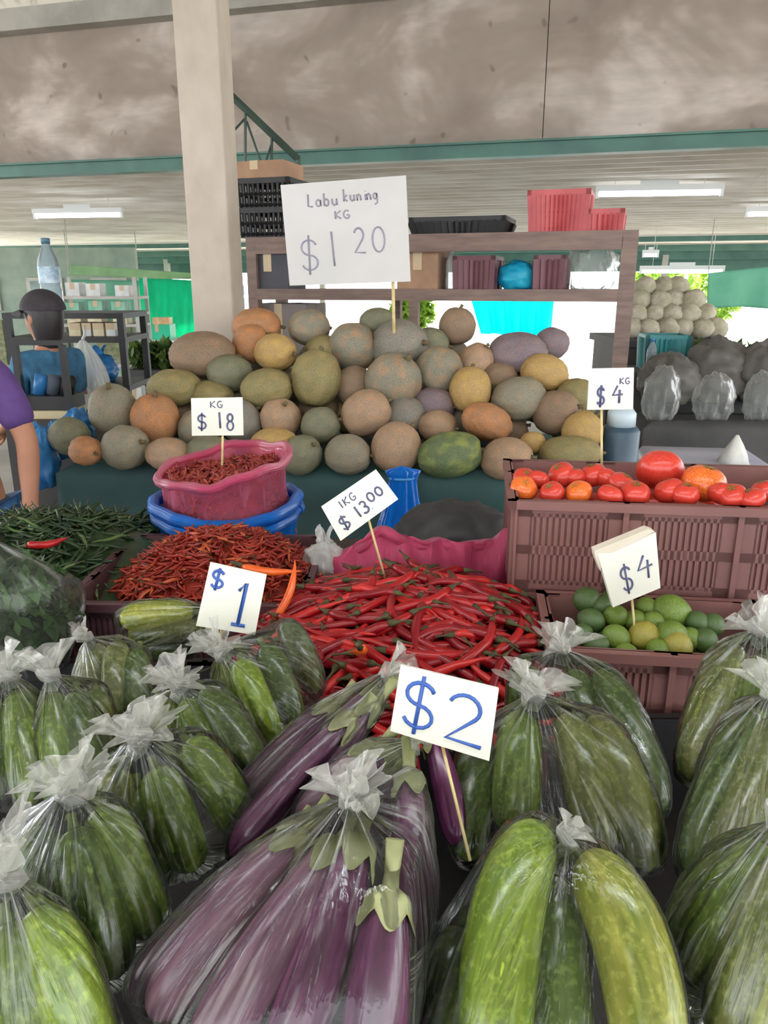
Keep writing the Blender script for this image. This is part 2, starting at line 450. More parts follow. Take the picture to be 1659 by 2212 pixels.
def plain_bag(name, label, cat, loc, sx, sy, sz, mat, seed, neck=True, crump=.14, group=None, rz=0):
    t = empty(name, loc, rz, label, cat, group)
    m = blob(sack_blob(sx, sy, sz, crump, seed), 40, 26, (0,0,sz*.72)); m.build('body', mat, t)
    if neck:
        m = MB()
        def f(a, b):
            r = .25*sx*(.35 + 1.1*b**1.5)*(1 + .25*math.sin(a*2*PI*7 + seed)); th = 2*PI*a
            return (math.cos(th)*r, math.sin(th)*r*.7, sz*1.62 + b*sz*.45 + .02*math.sin(th*3 + seed))
        m.grid(f, 36, 5, wrap=True); m.build('gathered_top', mat, t)
    return t
w, c = wid(1078, 1165, .15); plain_bag('cyan_bag', 'cyan plastic bag of goods on the middle shelf board', 'bag', (c.x, c.y, zm+.025), w/2, .1, .085, M_cyan, 3, False)
w, c = wid(1225, 1335, .2); plain_bag('plastic_bundle', 'bundle of clear plastic bags at the shelf end upright', 'bag', (c.x, c.y, zm+.025), w/2, .12, .15, M_clear, 5, False, .2)

def bottle(label, loc, h, r, body, capm, labelm=None, group=None):
    t = empty('plastic_bottle', loc, 0, label, 'bottle', group)
    m = MB(); m.lathe([(r*.85,0),(r,h*.03),(r,h*.3),(r*.93,h*.36),(r,h*.42),(r,h*.62),(r*.9,h*.72),(r*.5,h*.86),(r*.36,h*.9),(r*.36,h*.95)], 20); m.build('body', body, t)
    m = MB(); m.lathe([(r*.42,h*.93),(r*.42,h),(r*.38,h*1.005)], 14); m.build('cap', capm, t)
    if labelm: m = MB(); m.lathe([(r*1.01,h*.4),(r*1.01,h*.62)], 20, cap=False); m.build('wrap_label', labelm, t)
    return t
M_bluepl = pm('blue_plastic', (64,140,200), (44,112,176), .35, 6)
M_bottle = film_mat('clear_bottle_plastic', tint=(214,232,238), base=.42, streak=.2, edge=.4, freq=4, white=(214,228,234))
w, c = wid(962, 990, .12); bottle('white capped bottle standing between carton and wine red basket', (c.x, c.y, zm+.025), .2, .032, M_whitefilm, pm('white_cap', (235,235,232), rough=.4))
c = on_shelf(620, .25, .66)
carton('grey box on the low board behind orange pumpkins', (c.x, c.y, .66), SA, .36, .3, .78, pm('grey_carton', (150,140,134), (132,122,118), .7, 5))

# cyan tarp hung outside at the eave, bright beyond
def hung_tarp(name, label, pts, Y, mat, folds=7, amp=.06):
    """pts: left-top, right-top, right-bottom, left-bottom pixels"""
    P = [atY(px, py, Y) for px, py in pts]; o0 = (P[0]+P[1])/2
    m = MB()
    def f(a, b):
        top = P[0].lerp(P[1], a); bot = P[3].lerp(P[2], a); p = top.lerp(bot, b)
        p.z += -.06*math.sin(a*PI)*(1-b)*0 + .1*math.sin(a*PI*2.3)*b*amp*4
        p.y += amp*math.sin(a*folds*2*PI + 1.3*b)*(.3+.7*b)
        return p - o0
    m.grid(f, 60, 14)
    o = m.build(name, mat, None, o0); s = o.modifiers.new('thickness', 'SOLIDIFY'); s.thickness = .004
    for P_ in (P[0], P[1]):
        m = MB(); m.tube([P_ - o0, P_ - o0 + Vector((0,0,roofz(min(VE, max(0, (BM.inverted() @ P_).y))) - .022 - P_.z))], .006, 5); m.build('rope', M_postw, o)
    return tag(o, label, 'tarp')
M_cyantarp = cloth_translucent('cyan_tarp', (0,215,232), (10,234,244), .75, .5, 3, (4,1,1))
hung_tarp('hanging_tarp', 'bright cyan tarp hanging in daylight beyond the shelf', [(1012,628),(1198,628),(1190,735),(1040,722)], 13.7, M_cyantarp, 5, .07)
M_greentarp = cloth_translucent('green_tarp', (0,190,150), (10,205,165), .55, .5, 2, (3,1,1))
hung_tarp('hanging_tarp', 'vivid green tarp wall of the far stall beside the pillar', [(296,598),(420,606),(420,735),(296,735)], 14.6, M_greentarp, 4, .03)
M_paletarp = cloth_translucent('pale_green_tarp', (120,190,168), (140,205,180), .5, .5, 2)
hung_tarp('hanging_tarp', 'pale green tarp stretched behind the light display rack', [(150,604),(300,606),(300,690),(150,690)], 11.9, M_paletarp, 3, .03)
hung_tarp('awning', 'pale green awning sloping beyond the cauliflower heap', [(1530,590),(1760,565),(1760,660),(1530,668)], 9.8, M_paletarp, 3, .05)
hung_tarp('awning', 'light green strip awning under the eave beams near pillar', [(150,572),(420,590),(420,604),(150,594)], 10.8, cloth_translucent('light_green_strip', (150,190,140), (170,205,160), .5), 2, .02)

# shopfront wall beyond the racks
fa, fb2 = atY(-260, 620, 12.6), atY(296, 620, 12.6)
fw = empty('far_shopfront', (fa.x, 12.6, 0), 0, 'pale green shopfront wall with windows beyond the racks', 'building'); fw_w = fb2.x - fa.x
m = MB(); m.box((0,.02,0), (fw_w,.12,2.1)); m.build('wall', pm('pale_green_wall', (150,166,150), (130,148,134), .7, 3), fw)
for k in range(4):
    x = .3 + k*fw_w/4
    m = MB(); m.box((x,-.02,1.15), (x+fw_w/4-.45,.02,1.65)); wn = m.build('window', M_postw, fw)
    m = MB(); m.box((x+.06,-.03,1.2), (x+fw_w/4-.51,-.021,1.6)); m.build('pane', pm('dim_pane', (120,150,140), (90,110,104), .2, 5), wn)
    m = MB(); m.box((x,-.06,.3), (x+fw_w/4-.45,.02,1.0)); m.build('stock_shelf', [pm('slate_stock', (84,92,88), (120,120,104), .7, 12), pm('olive_stock', (96,104,70), (140,140,110), .7, 14)][k % 2], fw)
# trees and shrubs in the daylight
def leaf_mat(name, a, b):
    t = NT(name); c = t.ramp(t.noise(8, 2), [(.35, lin(a)), (.65, lin(b))]); bs = t.bsdf(c, .5)
    tl = t.n('ShaderNodeBsdfTranslucent'); t.l(c, tl.inputs[0]); mx = t.n('ShaderNodeMixShader'); mx.inputs[0].default_value = .4
    t.l(bs, mx.inputs[1]); t.l(tl.outputs[0], mx.inputs[2]); return t.done(mx.outputs[0])
M_leafl = leaf_mat('sunlit_leaf', (130,170,50), (170,200,90)); M_leafd = leaf_mat('market_green_leaf', (70,100,44), (112,136,72))
def leaves(n, rx, ry, rz_, size, seed, shell=.6, up=.0):
    r = random.Random(seed); m = MB()
    for _ in range(n):
        d = Vector((r.gauss(0,1), r.gauss(0,1), r.gauss(0,1))).normalized()*(shell + (1-shell)*r.random())
        p = Vector((d.x*rx, d.y*ry, d.z*rz_)); a = Vector((r.gauss(0,1), r.gauss(0,1), r.gauss(0,1)+up)).normalized(); u, w_ = frame(a)
        s = size*(.6+.8*r.random()); b = len(m.v)
        m.v += [p - a*s, p + u*s*.45 + w_*s*.1, p + a*s, p - u*s*.45 + w_*s*.1]; m.face([b,b+1,b+2,b+3], sm=True)
    return m
def tree(label, px, py, Y, rx, rz_, seed, mat=M_leafl):
    c = atY(px, py, Y); t = empty('garden_tree', (c.x, c.y, 0), 0, label, 'tree')
    m = leaves(520, rx, rx, rz_, .13, seed); m.v = [p + Vector((0,0,c.z)) for p in m.v]; tag(m.build('foliage', mat, t), kind='stuff')
    m = MB(); m.tube([(0,0,0), (.05,0,c.z*.5), (0,.03,c.z)], [.07,.06,.03], 8); m.build('trunk', pm('bark', (110,90,70), (84,70,56), .9, 9), t)
tree('sunlit lime green shrub seen under the shelf', 890, 672, 14, .42, .35, 1)
tree('sunlit tree beyond the cauliflower heap under the lamp', 1425, 625, 15, .75, .5, 2)
tree('sunlit leafy tree beside the pale green awning', 1545, 640, 17, .6, .6, 3)

# ------------------------------------------------------------------ far stalls on the person's side
def px_rack(name, label, Y, x0, x1, levels, ztop, mat, dep=.4, posts=None, back=False):
    a = atY(x0, 700, Y); b = atY(x1, 700, Y); w_ = b.x - a.x
    t = empty(name, (a.x, Y, 0), 0, label, 'rack')
    for x in (posts or (0, w_)):
        for y in (0, dep):
            m = MB(); m.cbox((x, y, ztop/2), (.035,.035,ztop)); m.build('post', mat, t)
    for z in levels:
        m = MB(); m.box((-.02, -.02, z-.03), (w_+.02, dep+.02, z)); m.build('shelf_board', mat, t)
    return t, a, w_
zr = atY(150, 676, 4.3).z; zr2 = atY(150, 728, 4.3).z; zr3 = atY(150, 832, 4.3).z
t, ra, rw = px_rack('metal_rack', 'black metal rack with blue goods behind the capped person', 4.3, 18, 262, [zr, zr2, zr3, .5], zr, M_black)
M_cream = pm('cream_carton', (232,222,190), (210,196,160), .7, 9)
M_whitebox = pm('white_carton', (226,228,226), (206,208,206), .6, 8)
r = random.Random(5)
for i, (x, w_, cc) in enumerate(((152,26,M_cream),(182,18,M_whitebox),(204,24,M_cream),(232,20,M_whitebox))):
    p = atY(x+w_/2, 715, 4.4); carton('small pale box on the rack, %s along the shelf' % ['first','second','third','last'][i], (p.x, 4.45, zr2), 0, w_*mpx(715,4.45)*.95, .15, (zr-zr2)*.55, cc)
for i, (x, w_, h) in enumerate(((70,40,.13),(108,36,.17),(205,60,.15))):
    p = atY(x, 800, 4.4); plain_bag('blue_bag', ['light blue bag slumped on the black rack','tall teal blue bag on the black rack','blue bag on rack behind the hanging white bag'][i], 'bag', (p.x, 4.5, zr3), w_*mpx(800,4.4)*.6, .12, h*.6, M_bluepl, 11+i, True, .2)
p = atY(110, 690, 4.4); bottle('large clear water bottle with blue cap on top of rack', (p.x, 4.45, zr), atY(110,515,4.45).z - zr, .058, M_bottle, pm('steel_blue_cap', (80,120,140), rough=.4), pm('blue_bottle_label', (110,150,180), (210,225,232), .4, 20))
p = atY(178, 735, 4.05)
wb = empty('hanging_bag', p - Vector((0,0,.33)), 0, 'white translucent shopping bag hanging from the black rack', 'bag')
m = MB()
def f(a, b):
    th = 2*PI*a; prof = (.012 + .088*math.sin(min(b*1.25,1)*PI*.62)**.9)*(1 if b < .85 else 1-(b-.85)*4.2)
    rr = prof*(1 + .12*math.sin(th*6 + b*2) + .1*math.sin(th*11))
    return (math.cos(th)*rr, math.sin(th)*rr*.6, .33 - b*.36)
m.grid(f, 48, 16, wrap=True); m.build('body', M_whitefilm, wb)
m = MB(); m.tube([(0,0,.33), (.01,.02,.36), (0,.05,.4)], .008, 6); m.build('handle', M_whitefilm, wb)
m = MB(); m.cbox((-.01,-.062,.07), (.06,.004,.02)); m.build('printed_band', pm('pale_red_print', (220,150,150), rough=.5), wb)
# dark tray with beige rim in front of rack
p0 = atY(50, 905, 3.35); p1 = atY(150, 905, 3.35)
t = empty('display_case', ((p0.x+p1.x)/2, 3.35, p0.z), 0, 'black framed case with beige bottom rail near the capped person', 'case')
w_ = p1.x - p0.x; hc = atY(100,800,3.35).z - p0.z
m = MB(); m.box((-w_/2,0,.0), (w_/2,.2,.035)); m.build('bottom_rail', pm('beige_rail', (206,190,150), rough=.5), t)
m = MB(); m.box((-w_/2,.02,.036), (w_/2,.2,hc*.45)); m.build('drawer_front', M_black, t)
for sx in (-1,1):
    m = MB(); m.box((sx*w_/2-.012,0,.036), (sx*w_/2+.012,.03,hc*1.5)); m.build('post', M_black, t)
m = MB(); m.box((-w_/2,.0,hc*1.5), (w_/2,.03,hc*1.5+.02)); m.build('top_rail', M_black, t)
for k in range(3):
    m = MB(); m.tube([(-w_*.3+k*w_*.3, .1, hc*.45), (-w_*.2+k*w_*.3,.1,hc*.8), (-w_*.1+k*w_*.25,.12,hc*.75)], [.03,.035,.02], 8); m.build('cloth_bundle', [M_bluepl, pm('slate_cloth', (88,96,108), (66,74,84), .8, 9), M_black][k], t)
# support cabinet under the case
m = MB(); m.box((p0.x-.06, 3.3, 0), (p1.x+.05, 3.62, p0.z)); tag(m.build('low_cabinet', pm('dark_cabinet', (60,56,54), (48,46,46), .6, 4)), 'dark low cabinet under the black framed case', 'cabinet')

# light display rack far off, with white cards and green goods
t, a, w_ = px_rack('display_rack', 'pale display rack with white cards in the far stall', 8.6, 128, 298, [atY(0,675,8.6).z, atY(0,640,8.6).z, atY(0,700,8.6).z, .7], atY(0,598,8.6).z, M_postw, .4, None)
for i in range(9):
    r_ = random.Random(i+40); lev = [640, 675, 700][i % 3]; x = 140 + (i//3)*50 + r_.random()*14; p = atY(x+15, lev, 8.7)
    carton(['white','pale green','cream'][i % 3] + ' pack on the far display rack, ' + ['first','second','third'][i//3] + ' in its row', (p.x, 8.75, atY(0,lev,8.6).z), 0, .15, .2, .09+.06*r_.random(), [M_whitebox, pm('mint_pack', (120,180,150), (150,200,176), .6, 9), M_cream][i % 3])
# vegetable counter beyond pillar with leafy greens and green booth
def counter(label, px0, px1, pyt, Y, dep, mat):
    a = atY(px0, pyt, Y); b = atY(px1, pyt, Y); w_ = b.x - a.x
    t = empty('market_counter', (a.x, Y, 0), 0, label, 'counter')
    m = MB(); m.box((0,0,a.z-.05), (w_,dep,a.z)); m.build('counter_top', mat, t)
    m = MB(); m.box((.03,.03,.05), (w_-.03,.06,a.z-.05)); m.build('front_board', mat, t)
    for x in (.03, w_-.07):
        m = MB(); m.box((x,.06,0), (x+.04,dep-.04,a.z-.05)); m.build('leg_frame', mat, t)
    return a.z
M_dkc = pm('dark_counter', (66,64,64), (52,52,52), .6, 3)
z = counter('dark counter carrying leafy greens near the pillar', 262, 420, 800, 6.2, .7, M_dkc)
for i, x in enumerate((290, 322, 352, 384)):
    p = atY(x, 775, 6.3); m = leaves(150, .055, .18, .12, .06, 60+i, .3, .8); m.v = [q + Vector((0,0,.1)) for q in m.v]
    o = m.build('leafy_bunch', M_leafd, None, (p.x, 6.42, z)); tag(o, 'bunch of leafy greens on the dark counter by pillar', 'greens', 'leafy bunches on the dark counter')
p = atY(298, 858, 6.0); carton('small white box in front of the leafy counter', (p.x, 5.95, 0), 0, .14, .14, p.z+.09, M_whitebox)
z = counter('white counter before the vivid green tarp', 300, 400, 735, 10.6, .6, M_whitebox)
p = atY(340, 700, 10.8); carton('vivid green crate box on the far white counter', (p.x, 10.9, z), 0, .36, .3, .2, pm('vivid_green', (20,180,140), (30,196,150), .5, 5))
p = atY(345, 672, 10.8); carton('orange and cream box on top of the vivid green box', (p.x, 10.9, z+.2), 0, .22, .2, .09, pm('peach_box', (230,200,160), (214,160,110), .6, 9))
p = atY(516, 690, 6.0); bottle('blue bottle standing on a post between pillar and shelf', (p.x, 6.0, atY(516,668,6.0).z), .26, .05, M_bluepl, pm('white_cap2', (235,235,232), rough=.4))
m = MB(); m.cbox((0,0,.5), (.16,.16,1.0)); o = m.build('pedestal', M_whitebox, None, (p.x, 6.0, 0)); o.scale = (1,1,atY(516,668,6.0).z); tag(o, 'white pedestal under the blue bottle by the pillar', 'pedestal')

# ------------------------------------------------------------------ neighbouring stall behind the tomatoes
M_greycloth = pm('charcoal_cloth', (78,76,74), (60,60,60), .7, 4, bump=.2, bscale=14)
def drape(name, label, cat, w_, d_, h, loc, rz, mat, seed=0, amp=.02, n=60, fl=9):
    """cloth over a table: top plus four falling sides with folds"""
    m = MB(); per = 2*(w_+d_)
    def edge(a):
        s = a*per
        if s < w_: return Vector((-w_/2+s, -d_/2, 0)), Vector((0,-1,0))
        s -= w_
        if s < d_: return Vector((w_/2, -d_/2+s, 0)), Vector((1,0,0))
        s -= d_
        if s < w_: return Vector((w_/2-s, d_/2, 0)), Vector((0,1,0))
        s -= w_; return Vector((-w_/2, d_/2-s, 0)), Vector((-1,0,0))
    def f(a, b):
        p, nn = edge(a % 1)
        if b < .12: q = p*(b/.12)*.998; q.z = h; return q
        k = (b-.12)/.88
        off = amp*(.1+k)*(1 + math.sin(a*per*fl + seed + .6*math.sin(a*per*3.1+seed)))
        return p + nn*(off + .004) + Vector((0,0,h*(1-k) + .004))
    m.grid(f, n*4, 18, wrap=True)
    return tag(m.build(name, mat, None, loc, rz), label, cat)
pz_ = atY(1500, 800, 4.7)
drape('draped_table', 'table draped in charcoal cloth behind the tomato crate', 'table', 1.9, .42, .9, (2.35, 4.80, 0), -A*.6, M_greycloth, 2, .03)
M_drape = film_mat('limp_clear_plastic', base=.10, streak=.25, edge=.15, freq=14, gloss=.3, rough=.35)
M_sack = pm('black_rubbish_sack', (92,88,84), (112,108,102), .6, 3, bump=.5, bscale=12)
for i, (px, py, rx, rzz, Y) in enumerate(((1440,870,.17,.16,4.45),(1545,850,.2,.2,4.5),(1640,880,.18,.2,4.4),(1720,860,.2,.2,4.6))):
    p = atY(px, py, Y); plain_bag('dark_sack', ['dark plastic sack beside the price card on a stick','plump dark sack behind white paper cone','dark sack with bluish wrap near the stall edge','dark sack beyond the blue wrapped one'][i], 'sack', (p.x, Y, .9), rx, .2, rzz, M_sack, 21+i, False, .18)
M_tealcr = pm('teal_crate_plastic', (58,140,140), (44,118,122), .45, 5)
p = atY(1437, 800, 4.9)
carton('dark carton under the teal crate', (p.x, 4.98, .9), -A*.5, .42, .42, max(.03, p.z-.9), M_sack)
basket('teal_crate', 'teal plastic crate between cauliflowers and dark sacks', 'crate', .25, .25, .22, (p.x, 4.98, p.z), -A*.5, M_tealcr, .94, False, 9)
p = atY(1395, 800, 4.75); bottle('pale blue bottle standing against the teal crate', (p.x+.05, 4.82, atY(1437,800,4.9).z), .2, .03, M_bottle, M_bluepl)
M_caul = pm('cauliflower_cream', (200,190,172), (164,160,132), .8, 14, bump=.6, bscale=30)
zc = atY(1450, 735, 5.6).z
counter('counter of cauliflowers beyond the teal crate', 1345, 1580, 735, 5.5, .9, M_dkc)
rr = random.Random(3)
for i in range(18):
    row = 0 if i < 6 else 1 if i < 11 else 2 if i < 15 else 3; px = 1362 + (i - (0, 6, 11, 15)[row])*37 + row*15
    p = atY(px, 735, 5.75)
    m = blob(lambda d, th, ph: Vector((d.x, d.y, d.z*.85))*.088*(1 + .12*noise.noise(d*5 + Vector((i,0,0))) + .05*noise.noise(d*13)), 20, 14)
    o = m.build('cauliflower', M_caul, None, (p.x + rr.uniform(-.012,.012), 5.75 + row*.075 + rr.uniform(-.03,.03), zc + .072 + row*.098)); o.rotation_euler = (rr.uniform(-.6,.6), rr.uniform(-.6,.6), i); o.scale = (rr.uniform(.9,1.08),)*3
    tag(o, 'creamy cauliflower in the heap behind the teal crate', 'cauliflower', 'cauliflowers heaped behind the teal crate')
zg = atY(1580, 800, 5.2).z
counter('counter of loose leafy greens behind the dark sacks', 1480, 1800, 810, 5.14, .33, M_dkc)
for i in range(8):
    p = atY(1495 + i*30, 770, 5.15); m = leaves(150, .045, .11, .09, .06, 90+i, .3, .4)
    o = m.build('leafy_bunch', M_leafd, None, (p.x, 5.30, atY(1580,810,5.14).z + .09)); tag(o, 'loose leafy bunch on counter behind the dark sacks', 'greens', 'leafy bunches behind the dark sacks')
# clear plastic hung over the sacks, white paper cone, lavender sheet, blue tub
p = atY(1390, 900, 4.1)
for i, (px, py, sx, sz) in enumerate(((1425,890,.10,.17),(1535,910,.11,.15),(1640,900,.10,.15))):
    p = atY(px, py+60, 4.1); plain_bag('clear_bag', ['limp clear bag standing by the lavender sheet','clear crumpled bag before the plump dark sack','small clear bag with bluish tint at stall edge'][i], 'bag', (p.x, 4.14, .84), sx, .06, sz, M_drape, 31+i, False, .16)
drape('draped_bench', 'low bench draped in grey cloth in front of dark sacks', 'bench', 1.4, .34, .84, (2.10, 4.2, 0), -R(4), M_greycloth, 5, .02)
p = atY(1585, 1000, 3.2)
m = MB(); zz = p.z; hh = atY(1578, 940, 3.2).z - zz
m.lathe([(.065,0),(.05,hh*.3),(.03,hh*.65),(.006,hh)], 14, mod=lambda t, k: 1+.12*math.sin(t*5+k)); 
drape('draped_stand', 'stand with pale lavender sheet behind the tomatoes', 'stand', .5, .5, zz, (p.x-.08, 3.3, 0), -R(8), pm('lavender_sheet', (196,196,212), (174,174,192), .4, 3), 3, .03)
tag(m.build('paper_cone', pm('white_paper', (228,228,220), (206,206,200), .7, 12), None, (p.x, 3.2, zz)), 'crumpled white paper cone behind the tomato crate', 'paper')
p = atY(1348, 1000, 2.9); p2 = atY(1348, 905, 2.9)
bt = empty('blue_tub', (p.x, 2.98, 0), 0, 'dark teal tub with pale lid beside the pumpkin heap', 'tub')
m = MB(); m.lathe([(.07,0),(.075,.1),(.075,p2.z-.06),(.06,p2.z-.04)], 20); m.build('body', pm('dark_teal', (66,92,108), (50,72,88), .4, 5), bt)
m = MB(); m.lathe([(.055,p2.z-.04),(.055,p2.z+.01),(.04,p2.z+.03)], 18); m.build('lid', pm('pale_lid', (190,206,214), rough=.4), bt)

# ================================================================== PEOPLE
M_skin = pm('skin', (176,122,92), (160,108,80), .55, 6)
M_hair = pm('black_hair', (30,26,26), (44,38,38), .5, 40, (1,1,.2))
def skin_obj(name, verts, edges, mat, parent, sub=2, root=0):
    me = bpy.data.meshes.new(name); me.from_pydata([v[:3] for v in verts], edges, []); me.materials.append(mat)
    o = link(name, me, parent)
    o.modifiers.new('skin', 'SKIN'); o.modifiers.new('smooth', 'SUBSURF').levels = sub
    o.modifiers['smooth'].render_levels = sub; o.modifiers['skin'].use_smooth_shade = True
    sl = me.skin_vertices[0].data
    for i, v in enumerate(verts):
        rr = v[3]; sl[i].radius = rr if isinstance(rr, tuple) else (rr, rr)
    sl[root].use_root = True
    return o
class Sk:
    def __init__(s): s.v = []; s.e = []
    def add(s, p, r, par=None):
        s.v.append((p[0], p[1], p[2], r)); i = len(s.v)-1
        if par is not None: s.e.append((par, i))
        return i
def hand(sk, wr, wi, d, side):
    d = d.normalized(); across = Vector((0,-1,0)) - d*d.dot(Vector((0,-1,0))); across.normalize()
    inn = d.cross(across)*side
    palm = sk.add(wr + d*.045, (.03,.018), wi); pe = sk.add(wr + d*.075, (.034,.015), palm)
    for k, (L, o) in enumerate(((.07,.026),(.08,.009),(.075,-.009),(.06,-.026))):
        b = sk.add(wr + d*.088 + across*o, .0095, pe); c = sk.add(wr + d*(.088+L*.5) + across*o*1.15 + inn*.008, .0085, b)
        sk.add(wr + d*(.088+L*.95) + across*o*1.1 + inn*.026, .007, c)
    t1 = sk.add(wr + d*.05 + across*.036 + inn*.006, .011, palm); sk.add(wr + d*.085 + across*.05 + inn*.018, .009, t1)
def person(label, loc, rz, arms, shirt, trousers, hat=None, s=1.0, apron=None, longhair=False):
    t = empty('person', loc, rz, label, 'person')
    V = Vector
    sk = Sk()
    pel = sk.add(V((0,0,.86)), (.135,.095)); bel = sk.add(V((0,0,1.02)), (.125,.09), pel); ch = sk.add(V((0,.01,1.2)), (.14,.095), bel)
    nb = sk.add(V((0,.01,1.335)), .06, ch); nk = sk.add(V((0,0,1.4)), .05, nb); jw = sk.add(V((0,-.018,1.455)), (.06,.072), nk); hd = sk.add(V((0,-.005,1.53)), (.074,.092), jw); sk.add(V((0,0,1.58)), (.06,.075), hd)
    nose = sk.add(V((0,-.098,1.495)), .012, jw); 
    for k, sd in enumerate((-1, 1)):
        hp = sk.add(V((sd*.09,0,.8)), .085, pel); kn = sk.add(V((sd*.1,-.01,.46)), .055, hp); an = sk.add(V((sd*.1,.02,.08)), .036, kn); sk.add(V((sd*.105,-.12,.03)), .03, an)
        sh_, el, wr = [V(q) for q in arms[k]]
        a = sk.add(sh_, .052, ch); b = sk.add((sh_+el)/2, .043, a); e = sk.add(el, .037, b); c = sk.add(el.lerp(wr,.35), .037, e); w_ = sk.add(wr, .025, c)
        hand(sk, wr, w_, wr-el, -sd)
    skin_obj('body', sk.v, sk.e, M_skin, t)
    sk = Sk()
    bel = sk.add(V((0,0,.84)), (.155,.115)); b2 = sk.add(V((0,0,1.02)), (.142,.105), bel); ch = sk.add(V((0,.01,1.2)), (.155,.11), b2); sk.add(V((0,.01,1.345)), .075, ch)
    for k in range(2):
        sh_, el, wr = [V(q) for q in arms[k]]; a = sk.add(sh_, .066, ch); sk.add(sh_.lerp(el, .5), .06, a); sk.add(sh_.lerp(el, .86), .062, len(sk.v)-1)
    skin_obj('shirt', sk.v, sk.e, shirt, t)
    sk = Sk(); pel = sk.add(V((0,0,.84)), (.15,.11))
    for sd in (-1,1):
        hp = sk.add(V((sd*.09,0,.78)), .1, pel); kn = sk.add(V((sd*.1,-.01,.46)), .075, hp); sk.add(V((sd*.1,.02,.09)), .062, kn)
    skin_obj('trousers', sk.v, sk.e, trousers, t)
    for sd in (-1,1):
        m = MB(); m.lathe([(.001,-.004),(.01,-.002),(.012,.002),(.001,.006)], 10)
        o = m.build('eye', pm('eye_dark', (40,30,28), rough=.2), t); o.location = (sd*.032,-.082,1.515); o.rotation_euler = (PI/2,0,0)
        m = blob(lambda d, th, ph: V((d.x*.012, d.y*.022, d.z*.032)), 12, 8); o = m.build('ear', M_skin, t); o.location = (sd*.078,.005,1.505)
        m = MB(); m.tube([(sd*.105,.05,.04),(sd*.105,-.06,.045),(sd*.108,-.14,.035)], [.04,.045,.035], 10); m.build('shoe', M_black, t)
    m = MB(); m.tube([(-.022,-.088,1.462),(0,-.094,1.459),(.022,-.088,1.462)], [.003,.006,.003], 6); m.build('mouth', pm('lips', (150,84,76), rough=.5), t)
    m = MB()
    def hf(a, b):
        th = 2*PI*a; low = (2.5 if longhair else 1.9) - .75*max(0, -math.sin(th))**.6; ph = b*low
        d = V((math.sin(ph)*math.cos(th)*.088, math.sin(ph)*math.sin(th)*.108, math.cos(ph)*.1))
        if longhair and th < PI: d.z -= .1*max(0, ph-1.5)**1.2; d.y = max(d.y, .06*math.sin(th)) if ph > 1.6 else d.y
        return V((0,.008,1.535)) + d*(1 + .03*noise.noise(d*40))
    m.grid(hf, 32, 14, wrap=True); m.build('hair', M_hair, t)
    if hat:
        m = MB(); m.grid(lambda a, b: V((0,.006,1.545)) + V((math.sin(b*PI/2)*math.cos(2*PI*a)*.105, math.sin(b*PI/2)*math.sin(2*PI*a)*.122, math.cos(b*PI/2)*.105)), 32, 12, wrap=True); cp = m.build('cap', hat, t)
        m = MB(); m.grid(lambda a, b: V((math.sin((a-.5)*2.6)*(.1+.0*b), -math.cos((a-.5)*2.6)*(.115+.1*b*math.cos((a-.5)*2.2)), 1.55 - .025*b - .02*(2*a-1)**2)), 20, 6); o = m.build('brim', hat, cp); o.modifiers.new('th', 'SOLIDIFY').thickness = .004
    if apron:
        m = MB(); m.grid(lambda a, b: V(((a-.5)*.36*(.7+.3*b), -.125-.02*math.sin(a*9)*b + .05*(2*a-1)**2, 1.0-.55*b)), 16, 12); m.build('apron', apron, t)
    t.scale = (s, s, s); return t
# seller beside the green chillies: only sleeve and arm reach into the picture
sx_, sy_ = -1.43, 2.47
person('seller in a purple short-sleeved shirt with arm hanging behind the green chillies', (sx_, sy_, 0), 0,
       [((-.17,0,1.29), (-.26,.03,1.04), (-.24,-.05,.82)), ((.185,0,1.29), (.265,-.01,1.06), (.285,-.09,.87))],
       pm('purple_shirt', (92,62,122), (74,50,104), .8, 9), pm('blue_trousers', (58,104,150), (44,84,128), .8, 9), None, 1.0, pm('blue_apron', (64,130,184), (50,108,160), .6, 6))
hp = atY(82, 690, 3.72)
person('person in black cap and blue top standing behind the black framed case', (hp.x, 3.78, 0), -R(118),
       [((-.17,0,1.29), (-.2,-.05,1.05), (-.12,-.25,.95)), ((.17,0,1.29), (.2,-.05,1.05), (.14,-.24,.93))],
       pm('blue_top', (66,124,160), (48,92,122), .8, 14), pm('dark_trousers', (52,56,66), rough=.8), pm('black_cap', (44,40,44), (56,52,56), .8, 20), hp.z/1.50, None, True)

# ================================================================== PUMPKIN TABLE
M_greencloth = pm('dark_green_cloth', (44,78,76), (34,62,62), .75, 3, bump=.15, bscale=20)
PTZ = .875
drape('pumpkin_table', 'long table draped in dark green cloth under the pumpkins', 'table', 2.1, .86, PTZ, (-.21, 3.265, 0), -R(6), M_greencloth, 1, .012, 60, 5)
def pumpkin_mat(name, base, blotch, amt=.55):
    t = NT(name)
    big = t.ramp(t.noise(2.2, 2, 'Object'), [(amt-.1, (0,0,0)), (amt+.12, (1,1,1))])
    c = t.mix(big, lin(base), lin(blotch))
    sp = t.ramp(t.noise(42, 2), [(.42, (0,0,0)), (.66, (.6,.6,.6))]); c = t.mix(sp, c, lin(tuple(min(255, int(v*1.25+18)) for v in base)))
    dk = t.ramp(t.noise(16, 3), [(.5, (0,0,0)), (.75, (.4,.4,.4))]); c = t.mix(dk, c, lin(tuple(int(v*.62) for v in base)))
    return t.done(t.bsdf(c, .6, t.bump(t.noise(34, 3), .35, .01)))
